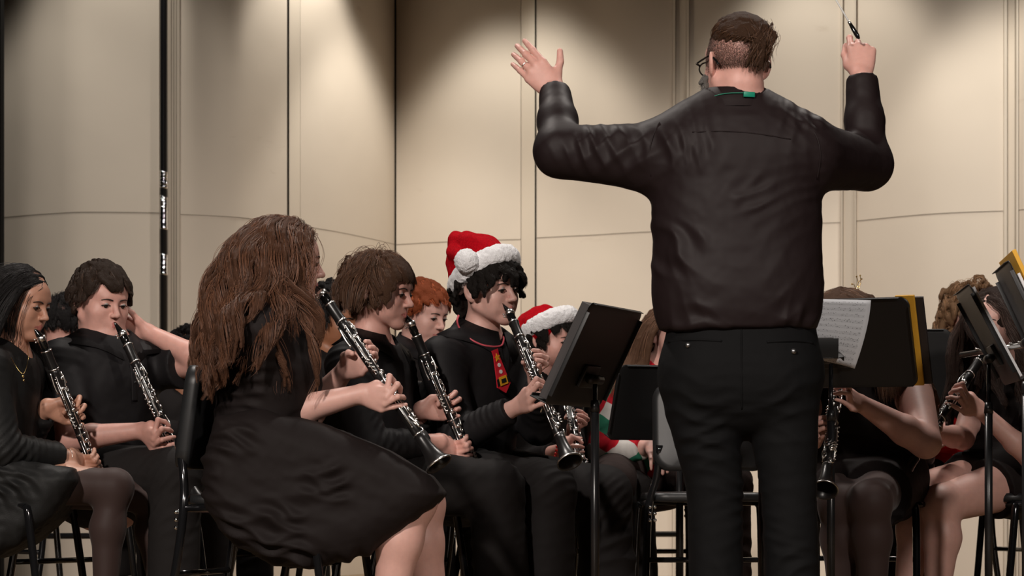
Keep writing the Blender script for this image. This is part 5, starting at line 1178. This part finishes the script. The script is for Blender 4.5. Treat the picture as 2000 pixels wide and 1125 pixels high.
def boy_santa():
    D0 = 9.25; a, b = bell_point((987, 590, 9.10), (1113, 903, -1)); c = clarinet(a, b, (.75, -.6, .3), 'clarinet of the boy in the red santa hat and novelty tie')
    q = lambda x, y, d=0: P(x, y, D0 + d)
    J = dict(pel=(905, 925, .05), neck=(938, 672, .03), ty=38, sw=.185, wrR=(985, 810, -.22), elR=(900, 838, -.15), elL=(1050, 830, .1), wrL=(1050, 770, -.10), knR=(1068, 960, -.16), knL=(1178, 965, .0), anR=(1066, 0), anL=(1190, 0))
    I = person('boy in red santa hat with black shirt and red novelty tie playing clarinet', D0, J, dict(c=(955, 563, -.02), yaw=42, pitch=-3, roll=-4, s=1.03, bs=1.0, ear=1.1), skin='fair', clar=c, hands=dict(R=dict(clar=.40), L=dict(clar=.25)), w=1.03, h=.0034)
    top(I, M['black_shirt'], 'shirt', sleeve=.92, g=.018, seed=31, sl_gap=.02); collar(I, M['black_shirt'], r=.070, open_=.35, rise=.045, spread=.9); trousers(I, M['black_trouser'], g=.026, seed=17, amp=.013)
    hair_short(I, 'curly_black', (.014, .010, .008), n=4200, lfun=lambda d: np.where(d[:, 1] > .3, .085, .06), comb=lambda d: np.stack([d[:, 0] * .5, np.where(d[:, 1] > .1, .8, 0), np.full(len(d), .05)], 1), thick=(.003, .016), grav=.25, clump=.8, lift=.6, wave=.007, wfreq=110, steps=16, seed=19, nmass=420, mass_r=.005, rad=.0005, nclump=90, region=lambda d: hairline(d) & ((d[:, 2] > -.12) | (d[:, 1] < -.5)) & ((d[:, 1] > .15) | (d[:, 2] < .15)))
    z = q(905, 470)
    bag = [(q(897, 535, .0), q(905, 580, .03), .035, .03, .03), (q(925, 505, .03), q(945, 500, .0), .075, .065, .03), (q(912, 545, .05), q(915, 520, .04), .055, .06, .03), (q(905, 500, .03), q(896, 478, .02), .050, .032, .03), (q(896, 478, .02), q(889, 466, 0), .030, .020, .02), (q(889, 466, 0), q(915, 470, -.03), .020, .022, .02), (q(915, 470, -.03), q(940, 482, -.02), .024, .026, .02), (q(886, 492, -.02), q(905, 505, -.08), .024, .016, .02)]
    santa_hat(I, (0, -.020, .048), (0, -.82, -.57), (1, 0, 0), (0, -.57, .82), .106, .090, bag, (q(911, 510, -.125), .039), .024)
    # light-up tie on a pink cord
    X, fw, up, rt = I['X'], I['fw'], I['up'], I['rt']; F = I['topF']
    def drop(px, py, off=.003):
        o_ = np.array([0, 0, HC]); dr = nrm(P(px, py, D0) - o_); t = D0 - .5
        for _ in range(80):
            s_ = F.ev((o_ + dr * t)[None])[0]
            if s_ < off: break
            t += max(s_ * .6, .0008)
            if t > D0 + .25: t = D0 - .08; break
        return o_ + dr * t
    loop = [(896, 615), (893, 628), (900, 645), (918, 662), (940, 673), (955, 676), (967, 677), (980, 674), (984, 662), (981, 652)]
    pk = mat('pink_cord', (.62, .10, .13), .35); 
    cord = MB().tube(smooth_path([drop(*p_, .006) for p_ in loop], 6), .0032, 8).build('tie_cord', pk, I['root'])
    rd = mat('tie_red', (.62, .02, .035), .4); yl = mat('tie_yellow', (.75, .36, .02), .4); bk = mat('tie_black', (.01, .01, .01), .4); wh = mat('tie_white', (.75, .7, .66), .5)
    C0 = drop(976, 722, .012); tx = nrm(nrm(drop(990, 722, .01) - drop(962, 722, .01)) * 1.0); ty_ = nrm(drop(966, 682, .01) - drop(986, 760, .01)); tn = nrm(np.cross(tx, ty_)); tn = tn if tn[1] < 0 else -tn; tx = nrm(np.cross(ty_, tn)); tx = tx if tx[0] > 0 else -tx
    def flat(out, m, nm, par, th=.004, lift=0.0):
        n = len(out); V = [C0 + tx * u + ty_ * v + tn * (lift + th / 2) for u, v in out] + [C0 + tx * u + ty_ * v + tn * (lift - th / 2) for u, v in out]
        Fq = [tuple(range(n)), tuple(range(2 * n - 1, n - 1, -1))] + [(i, i + n, (i + 1) % n + n, (i + 1) % n) for i in range(n)]
        return mesh_obj(nm, np.array(V), Fq, m, par, smooth=False)
    t_ = flat([(-.014, .066), (.014, .066), (.012, .048), (.026, -.030), (.031, -.052), (.0, -.078), (-.031, -.052), (-.026, -.030), (-.012, .048)], rd, 'novelty_tie', I['root'])
    star = [((.014 if i % 2 == 0 else .006) * math.sin(i * math.pi / 5), .040 + (.014 if i % 2 == 0 else .006) * math.cos(i * math.pi / 5)) for i in range(10)]
    flat(star, yl, 'star', t_, .002, .003)
    for v in (.015, -.007): flat([(.0065 * math.cos(a), v + .0065 * math.sin(a)) for a in np.linspace(0, 2 * math.pi, 16, endpoint=False)], wh, 'button_dot', t_, .002, .003)
    flat([(-.0255, -.026), (.0255, -.026), (.030, -.048), (-.030, -.048)], bk, 'belt', t_, .002, .003)
    flat([(-.017, -.022), (.017, -.022), (.018, -.050), (-.018, -.050)], yl, 'buckle', t_, .002, .0045); flat([(-.010, -.030), (.010, -.030), (.0105, -.043), (-.0105, -.043)], bk, 'buckle_hole', t_, .002, .006)
    label_chair(I, 32, 'black orchestra chair under the boy with the santa hat and tie')
boy_santa()

def boy_small_santa():
    D0 = 10.3; a, b = bell_point((1094, 706, 10.22), (1136, 915, -1, .78)); c = clarinet(a, b, (.8, -.5, .3), 'clarinet of the smaller player in the second santa hat')
    q = lambda x, y, d=0: P(x, y, D0 + d)
    J = dict(pel=(1050, 945, .05), neck=(1055, 738, .02), ty=35, sw=.16, wrR=(1085, 890, -.16), elR=(1030, 890, -.12), elL=(1120, 890, .12), wrL=(1112, 845, -.02), knR=(1195, 975, -.14), knL=(1232, 965, .10), anR=(1190, 0), anL=(1240, 0))
    I = person('small player in santa hat half hidden behind the music stand', D0, J, dict(c=(1073, 662, 0), yaw=32, pitch=-8, s=.93, bs=.92), skin='pink', clar=c, hands=dict(R=dict(clar=.42), L=dict(clar=.28)), w=.9, h=.004)
    top(I, M['black_knit'], 'shirt', sleeve=.85, g=.015, seed=41); trousers(I, M['grey_trouser'], g=.024, seed=27, amp=.012, cuff=.95)
    hair_short(I, 'curly_black', None, n=3000, lfun=lambda d: np.where(d[:, 1] > .3, .060, .055), comb=(0, .6, 0), thick=(.003, .016), grav=.3, clump=.7, lift=.5, wave=.004, wfreq=80, seed=12, nmass=320, mass_r=.0055, region=lambda d: hairline(d) & ((d[:, 1] > .15) | (d[:, 2] < .15)))
    bag = [(q(1052, 648, .03), q(1060, 640, .0), .085, .080, .03), (q(1035, 645, .08), q(1025, 660, .12), .06, .04, .03)]
    santa_hat(I, (0, -.010, .050), (0, -.84, -.54), (1, 0, 0), (0, -.54, .84), .100, .082, bag, None, .024)
    bd = MB(); e = I['wr']['R']
    for k in range(16): a_ = k * .4; bd.ball(e + np.array([-.02 + .006 * math.sin(a_), .030 * math.cos(a_) - .005, .030 * math.sin(a_)]), .0055, 0, 8)
    bd.build('bead_bracelet', mat('red_beads', (.55, .02, .02), .25), I['root'])
    label_chair(I, 28, 'black orchestra chair under the smaller player in the santa hat')
boy_small_santa()

def seated(label, hx, hy, D0, yaw, skin='fair', hs=1.0, shirt='black_knit', pants='black_trouser', arms=True, lean=0.0, dx=0.0, pitch=-6, sleeve=.9, w=.95, chair=None, h=.0055, body_yaw=None, seed=1, legs=True, **hd):
    """a player in the rear rows: mostly hidden, still a whole seated figure"""
    H = P(hx, hy, D0); by = yaw if body_yaw is None else body_yaw; R = basis(by); rt, fw = R[:, 0], R[:, 1]; up = np.array([0, 0, 1.0])
    neck = H - up * .155 * hs - fw * .03; neck[0] += dx * .4; pel = np.array([neck[0] + dx * .6, neck[1], 0]) - fw * (.05 + lean) + up * .56
    ks = hd.pop('ks', .11)
    kn = lambda s_: pel + fw * .42 + rt * s_ * ks + up * (-.07); an = lambda s_: kn(s_) * [1, 1, 0] + fw * .02 + up * .09
    J = dict(pel=pel, neck=neck, ty=by, knR=kn(1), knL=kn(-1), anR=an(1), anL=an(-1), hpR=pel + rt * .085 - up * .02, hpL=pel - rt * .085 - up * .02)
    if arms: J.update(wrR=pel + fw * .30 + rt * .10 + up * .12, elR=pel + rt * .26 + up * .16, wrL=pel + fw * .30 - rt * .10 + up * .12, elL=pel - rt * .26 + up * .16)
    for k_ in ('wrR', 'wrL', 'elR', 'elL'):
        if k_ in hd: J[k_] = hd.pop(k_)
    cl = [(25, 30, 20)] * 4; hh = {s_: dict(pd=nrm(fw + up * -.3), x=-rt * sg, z=up, curls=cl) for s_, sg in (('R', 1), ('L', -1))} if arms else {}
    if 'hands' in hd: hh = hd.pop('hands')
    clr = hd.pop('clar', None); tf = hd.pop('tf', {})
    I = person(label, D0, J, dict(c=H, yaw=yaw, pitch=pitch, s=hs, bs=hs * .97, **hd), skin=skin, w=w, h=h, hands=hh, clar=clr, legs=legs)
    top(I, M[shirt], 'shirt', sleeve=sleeve if arms else 0, g=.014, seed=seed, h=.007, **tf)
    if legs: trousers(I, M[pants], seed=seed + 3, h=.008)
    if chair: put_chair(pel[0] + fw[0] * .02, pel[1] + fw[1] * .02, by, chair)
    return I

I = seated('boy with short ginger hair between the bowl-cut boy and the santa boy', 826, 610, 10.5, 38, 'fair', .98, pitch=-16, h=.0042, chair='black orchestra chair under the ginger-haired boy')
collar(I, M['black_shirt'], r=.064, open_=.5)
hair_short(I, 'ginger', (.34, .075, .022), n=4200, length=.05, front=.050, nape=.025, comb=lambda d: np.stack([d[:, 0] * .3, np.where(d[:, 2] > .2, .7, 0.1), np.full(len(d), 0.)], 1), thick=(.003, .015), grav=.28, clump=.7, lift=.5, wave=.003, wfreq=90, seed=14, nmass=380, mass_r=.0055)
I = seated('dark-haired player hidden behind the nearest clarinet', 652, 622, 10.2, 30, 'brown', .98, pitch=-12, chair='black orchestra chair under the dark-haired player behind the nearest clarinet')
hair_short(I, 'black', None, n=2600, length=.055, front=.04, comb=(0, .3, .1), thick=(.003, .016), grav=.2, clump=.5, wave=.003, wfreq=90, seed=15, nmass=320, mass_r=.006)
I = seated('black-haired player facing away behind the polo boy and the girl in tights', 126, 640, 10.9, -48, 'pink', .98, pitch=-6, chair='black orchestra chair under the black-haired player facing away')
hair_short(I, 'black', None, n=3600, length=.055, front=.06, nape=.02, comb=(0, .2, -.1), thick=(.002, .014), grav=.3, clump=.6, seed=16, nmass=380, mass_r=.0055, region=lambda d: hairline(d) & (d[:, 2] > -.45))
I = seated('player behind the raised elbow, only the top of the dark head showing', 372, 702, 11.2, 60, 'brown', .98, pitch=-5, chair='black orchestra chair under the player behind the raised elbow')
hair_short(I, 'black', None, n=2600, length=.03, front=.02, comb=(0, 0, .1), thick=(.002, .015), grav=.1, clump=.4, wave=.003, wfreq=120, seed=17, nmass=300, mass_r=.006)
I = seated('blonde player mostly hidden behind the smaller santa hat', 1140, 672, 11.5, 75, 'fair', .95, shirt='black_knit', chair='black orchestra chair under the blonde player at the back')
hair_short(I, 'blonde', (.33, .19, .09), n=3000, length=.30, front=.25, comb=(0, -.5, 0), thick=(.003, .018), grav=.3, clump=.6, lift=.3, seed=18, nmass=260, mass_r=.008, h=.006)

def argyle_mat():
    m = mat('argyle_knit', (.5, .02, .03), .85, bump=(500, .4, .001), spec=.15); nt = m.node_tree; b = nt.nodes['Principled BSDF']
    tc = nt.nodes.new('ShaderNodeTexCoord'); sp = nt.nodes.new('ShaderNodeSeparateXYZ'); ns = nt.nodes.new('ShaderNodeTexNoise'); ns.inputs['Scale'].default_value = 6; vm = nt.nodes.new('ShaderNodeVectorMath'); vm.operation = 'SCALE'; vm.inputs['Scale'].default_value = .035
    va = nt.nodes.new('ShaderNodeVectorMath'); nt.links.new(tc.outputs['Object'], ns.inputs['Vector']); nt.links.new(ns.outputs['Color'], vm.inputs[0]); nt.links.new(tc.outputs['Object'], va.inputs[0]); nt.links.new(vm.outputs[0], va.inputs[1]); nt.links.new(va.outputs[0], sp.inputs[0])
    def mt(op, x, y=None):
        n = nt.nodes.new('ShaderNodeMath'); n.operation = op
        for i, v in enumerate((x, y)):
            if v is None: continue
            if isinstance(v, (int, float)): n.inputs[i].default_value = v
            else: nt.links.new(v, n.inputs[i])
        return n.outputs[0]
    xx = mt('ADD', sp.outputs['X'], mt('MULTIPLY', sp.outputs['Y'], .6)); zz = mt('MULTIPLY', sp.outputs['Z'], .8)
    a = mt('FLOOR', mt('MULTIPLY', mt('ADD', xx, zz), 14.0)); c = mt('FLOOR', mt('MULTIPLY', mt('SUBTRACT', xx, zz), 14.0))
    k = mt('MODULO', mt('ADD', mt('ADD', a, mt('MULTIPLY', c, 2.0)), 300.0), 3.0)
    r = nt.nodes.new('ShaderNodeValToRGB'); r.color_ramp.interpolation = 'CONSTANT'; e = r.color_ramp.elements; e[0].color = (.50, .012, .025, 1); e[1].position = .30; e[1].color = (.03, .20, .12, 1); x = e.new(.63); x.color = (.62, .60, .57, 1)
    nt.links.new(mt('DIVIDE', k, 3.0), r.inputs[0]); nt.links.new(r.outputs[0], b.inputs['Base Color']); return m
M['argyle'] = argyle_mat(); M['brown_trouser'] = mat('brown_trouser_cloth', (.035, .024, .022), .8, spec=.15)
D_ = 10.4
I = seated('girl in red, green and white argyle sweater behind the black music stands', 1316, 650, D_, 78, 'fair', .98, shirt='argyle', pants='brown_trouser', w=1.12, body_yaw=80, dx=-.09, h=.0045, seed=8, wrR=P(1275, 872, D_ - .28), elR=P(1193, 858, D_ - .10), ks=.21, wrL=P(1330, 860, D_ - .28), elL=P(1400, 850, D_), tf=dict(belly=1.05), chair='black orchestra chair under the girl in the argyle sweater')
hair_short(I, 'light_brown', (.16, .08, .045), n=5000, clear=True, length=.33, front=.30, comb=lambda d: np.stack([np.sign(d[:, 0]) * .7, -.3 * np.ones(len(d)), np.full(len(d), -.2)], 1), thick=(.001, .008), grav=.35, clump=.6, lift=.1, wave=.002, wfreq=25, steps=18, seed=21, nmass=320, mass_r=.007)

# ---- girl behind the big black stand, right of the conductor
def girl_stand():
    D0 = 9.3; a, b = bell_point((1645, 668, 9.13), (1611, 958, -1)); c = clarinet(a, b, (-.3, -.85, .3), 'clarinet held upright under the large black stand')
    q = lambda x, y, d=0: P(x, y, D0 + d)
    J = dict(pel=(1690, 925, .12), neck=(1672, 728, .06), ty=122, sw=.185, wrL=(1700, 795, -.22), elL=(1795, 855, -.06), wrR=(1570, 840, -.16), elR=(1560, 850, .10), knR=(1640, 985, -.30), knL=(1700, 980, -.34), anR=(1645, .02), anL=(1705, .02))
    I = person('girl with sparkly headband hidden behind the large stand playing clarinet', D0, J, dict(c=(1645, 632, 0), yaw=112, pitch=-6, s=1.0, bs=1.0, arm=1.22, leg=1.08), skin='fair', clar=c, hands=dict(L=dict(clar=.25), R=dict(clar=.40)), w=1.1, h=.0036, skin_legs='tights')
    top(I, M['black_knit'], 'camisole', sleeve=0, g=.012, seed=51)
    X = I['X']; F = Fld()
    for s_ in 'RL': d = nrm(X['kn' + s_] - X['hp' + s_]); e = X['hp' + s_] + d * .27; F.rc(X['hp' + s_], e + d * .05, .125, .105, k=.08, clip=[(e, d)])
    F.rc(X['pel'], X['pel'] + I['up'] * .04, .185, .18, k=.05); V, Fc = F.mesh(.007); V = relax(V, Fc, 1); V = folds(V, Fc, [(None, 1, (.2, .3, 1), .045, .006)], 6); mesh_obj('skirt', V, Fc, M['dress'], I['root'])
    hair_short(I, 'long_brown', (.12, .062, .036), n=5200, length=.40, front=.36, comb=lambda d: np.stack([np.sign(d[:, 0]) * .8, -.15 * np.ones(len(d)), np.full(len(d), -.2)], 1), thick=(.002, .016), grav=.3, clump=.5, lift=.25, steps=18, seed=22, nmass=320, mass_r=.007)
    hb = MB(); A_ = q(1668, 578)
    for pts in ([(1662, 574), (1672, 566), (1676, 552), (1673, 540)], [(1672, 566), (1668, 556), (1664, 555)], [(1676, 566), (1681, 552), (1680, 538)], [(1676, 552), (1683, 545)], [(1664, 572), (1680, 575), (1678, 566)]): hb.tube(smooth_path([q(x, y, -.01) for x, y in pts], 5), .0012, 6)
    for x, y in ((1673, 540), (1680, 538), (1664, 555), (1683, 545), (1676, 560), (1679, 572)): hb.ball(q(x, y, -.01), .0030, 0, 8)
    hb.build('headband', M['gold'], I['root'])
    x, y = X['pel'][:2]; put_chair(x, y + .03, 110, 'black orchestra chair under the girl behind the large stand')
girl_stand()

# ---- girl with long dark hair and bare legs at the right
def girl_right():
    D0 = 9.6; a, b = bell_point((1934, 672, 9.50), (1757, 938, -1)); c = clarinet(a, b, (-.75, -.5, .3), 'clarinet of the dark-haired girl with bare legs at the right')
    q = lambda x, y, d=0: P(x, y, D0 + d)
    J = dict(pel=(1985, 920, .08), neck=(1975, 722, .04), ty=150, sw=.165, wrL=(1915, 798, -.20), elL=(2005, 868, -.10), wrR=(1850, 830, .05), elR=(1880, 850, .18), knL=(1838, 985, -.26), knR=(1790, 962, -.02), anL=(1828, -.02), anR=(1768, -.02))
    I = person('girl with long dark hair and bare legs in short black dress playing clarinet', D0, J, dict(c=(1952, 628, 0), yaw=138, pitch=-8, s=1.0, bs=1.0, leg=1.12, arm=.98), skin='fair', clar=c, hands=dict(L=dict(clar=.28), R=dict(clar=.42)), w=.98, h=.0036)
    top(I, M['black_knit'], 'dress_top', sleeve=.25, g=.010, seed=61)
    X = I['X']; F = Fld()
    for s_ in 'RL': d = nrm(X['kn' + s_] - X['hp' + s_]); e = X['hp' + s_] + d * .19; F.rc(X['hp' + s_], e + d * .05, .115, .100, k=.05, clip=[(e, d)])
    F.rc(X['pel'], X['che'], .165, .15, k=.05, n=I['fw'], f=.85); V, Fc = F.mesh(.006); V = relax(V, Fc, 1); V = folds(V, Fc, [(X['pel'], .3, (.3, .2, 1), .04, .006)], 6); mesh_obj('skirt', V, Fc, M['dress'], I['root'])
    hair_short(I, 'near_black', (.045, .026, .020), n=7500, clear=True, length=.42, front=.38, comb=lambda d: np.stack([np.sign(d[:, 0]) * .75, -.35 + .3 * (d[:, 1] > .3), np.full(len(d), -.2)], 1), thick=(.002, .020), grav=.28, clump=.75, lift=.3, wave=.010, wfreq=30, steps=24, seed=23, nmass=420, mass_r=.007)
    for s_ in 'RL':
        an = X['an' + s_]; f_ = Fld().rc(an + [0, 0, .03], an - [0, 0, .02], .044, .044, k=.02, clip=[(an + [0, 0, .045], (0, 0, 1))]).rc(an - [0, 0, .035], an + [-.10, -.10, -.055], .042, .032, k=.03); V, Fc = f_.mesh(.006); V[:, 2] = np.maximum(V[:, 2], .002); mesh_obj('sock', V, Fc, mat('white_sock', (.7, .68, .66), .9), I['root'])
    x, y = X['pel'][:2]; put_chair(x, y, 150, 'black orchestra chair under the bare-legged girl at the right')
girl_right()

I = seated('curly-haired player in white collar and red dress behind the right stand', 1899, 638, 10.8, 95, 'fair', .98, shirt='red_cloth', pants='black_trouser', w=.95, seed=9, sleeve=.3, h=.005, body_yaw=150, wrR=P(1850, 850, 10.55), elR=P(1830, 850, 10.8), chair='black orchestra chair under the curly-haired player in red')
collar(I, mat('white_cotton', (.75, .74, .73), .8, spec=.2), r=.064, open_=.4)
hair_short(I, 'curly_blonde', (.30, .17, .09), n=4200, length=.125, front=.05, comb=(0, -.1, .1), thick=(.003, .015), grav=.18, clump=.85, lift=.7, wave=.010, wfreq=110, steps=22, seed=24, nmass=360, mass_r=.008, nclump=110)

F = Fld(); X = I['X']
for s_ in 'RL': d = nrm(X['kn' + s_] - X['hp' + s_]); e = X['hp' + s_] + d * .33; F.rc(X['hp' + s_], e + d * .05, .125, .105, k=.06, clip=[(e, d)])
V, Fc = F.mesh(.007); V = folds(relax(V, Fc, 1), Fc, [(None, 1, (.3, .2, 1), .05, .006)], 3); mesh_obj('skirt', V, Fc, M['red_cloth'], I['root'])

# ------------------------------------------------------------------ empty chair, music stands, papers, folders
x, y, _ = P(1376, 950, 9.75); put_chair(x, y, -92, 'empty black orchestra chair between the conductor\'s legs and the argyle sweater')
# stand in front of the santa players: tray seen from behind, turned and tilted
G = P(1130, 793, 8.45); s1 = music_stand((G[0], G[1]), G[2], 200, 26, 'tilted black music stand left of the conductor, its back to us', w=.50, hgt=.32, basez=P(0, 797, 8.45)[2])
def folder_on(s, name, m, u0, u1, v0, v1, th, label, cat, off=.004, group=None):
    """folder lying on a stand's tray: extents in the tray's own plane"""
    c = s['c'] + s['rt'] * (u0 + u1) / 2 + s['up'] * (v0 + v1) / 2 + s['nf'] * (off + th / 2)
    V, F = box_geo((abs(u1 - u0), th, abs(v1 - v0)), .0015); o = MB(); o.add(V @ s['Fm'].T + c, F); o = o.build(name, m, None, smooth=False, origin=c); return tag(o, label, cat, group)
folder_on(s1, 'music_folder', M['folder'], -.22, .225, -.15, .150, .030, 'thick dark folder on the tilted stand left of the conductor', 'folder')
G = P(1316, 860, 9.9); s2 = music_stand((G[0], G[1]), G[2], 245, 20, 'black music stand in front of the argyle sweater', w=.50, hgt=.27, r=.03)
# conductor's own low desk with an open score standing over its edge
G = P(1495, 700, 7.95); s3 = music_stand((G[0], G[1]), G[2], 90, 81, 'conductor\'s low flat music stand with the score on it', w=.44, hgt=.34, r=.035)
def cu(u, v): return np.array([-.055 * (1 - v) ** 1.3 * (u - .2), -.03 * math.sin(3 * v) - .05 * max(0, (u - .7)) * (1 - v), -.03 * (1 - v) * u * u])
sheet('score_page', P(1610, 641, 8.10), nrm([1, .05, -.02]), nrm([.03, .10, 1]), .26, .165, M['sheet'], 'printed score page standing over the edge of the conductor\'s stand', 'sheet music', nf=np.array([0, -1.0, 0]), curl=cu)
# big tray right of the conductor, back to us
G = P(1632, 757, 8.85); s4 = music_stand((G[0], G[1]), G[2], -64, 20, 'large upright black music stand directly right of the conductor', w=.52, hgt=.285, r=.030, basez=P(0, 815, 8.85)[2])
folder_on(s4, 'music_folder', M['yellow'], .215, .275, -.14, .145, .010, 'yellow folder edge sticking out of the stand right of the conductor', 'folder', .002)
folder_on(s4, 'music_folder', M['folder'], .20, .297, -.14, .135, .012, 'black folder standing behind the yellow one on the stand right of the conductor', 'folder', .016)
G = P(1775, 790, 10.2); s5 = music_stand((G[0], G[1]), G[2], -90, 10, 'black music stand behind the yellow folder, right of the large stand', w=.30, hgt=.27, r=.03)
folder_on(s5, 'music_folder', mat('grey_folder', (.16, .17, .19), .6), .05, .175, -.12, .115, .01, 'grey folder on the rear stand right of the conductor', 'folder')
folder_on(s5, 'music_folder', M['folder'], .05, .190, -.12, .118, .01, 'black folder behind the grey one on the rear stand', 'folder', .016)
# two obliquely turned stands at the right edge
G = P(1965, 748, 8.9); s6 = music_stand((G[0], G[1]), G[2], 4, 28, 'tilted black music stand in front of the dark-haired girl\'s face', w=.50, hgt=.33, r=.03, basez=P(0, 800, 8.9)[2])
G = P(2038, 722, 8.3); s7 = music_stand((G[0], G[1]), G[2], 5, 25, 'black music stand at the far right edge holding a yellow folder', w=.50, hgt=.33, r=.03, basez=P(0, 760, 8.3)[2])
folder_on(s6, 'sheet_stack', M['white_paper'], -.20, .235, -.155, .15, .008, 'white sheets lying on the tilted stand before the dark-haired girl', 'sheet music')
folder_on(s7, 'music_folder', M['yellow'], -.22, .23, -.13, .185, .012, 'yellow folder on the stand at the far right edge', 'folder', .020)
folder_on(s7, 'sheet_stack', M['white_paper'], -.22, .22, -.155, .12, .010, 'white sheets tucked behind the yellow folder at the far right', 'sheet music', .006)
# stand half hidden behind the long-haired girl's back
G = P(393, 708, 10.3); s8 = music_stand((G[0], G[1]), G[2], 176, 28, 'black music stand behind the long wavy hair', w=.50, hgt=.22, r=.03)
folder_on(s8, 'sheet_stack', mat('bluish_paper', (.5, .52, .6), .7), -.22, .22, -.10, .11, .008, 'pale sheets on the stand behind the long wavy hair', 'sheet music')
# flute held level behind the right-hand stands
a, b = P(1876, 694, 9.25), P(2060, 664, 9.05); t = empty('flute', a, 'silver flute pointing out between the two right-hand stands', 'flute')
MB().tube([a, b], .0095, 14).build('tube', M['silver'], t); d = nrm(b - a)
for k in range(9): c_ = a + d * (.06 + .03 * k) + np.array([0, -.006, .010]); MB().tube([c_, c_ + [0, 0, .004]], .0075, 12).build('key_cup', M['silver'], t)
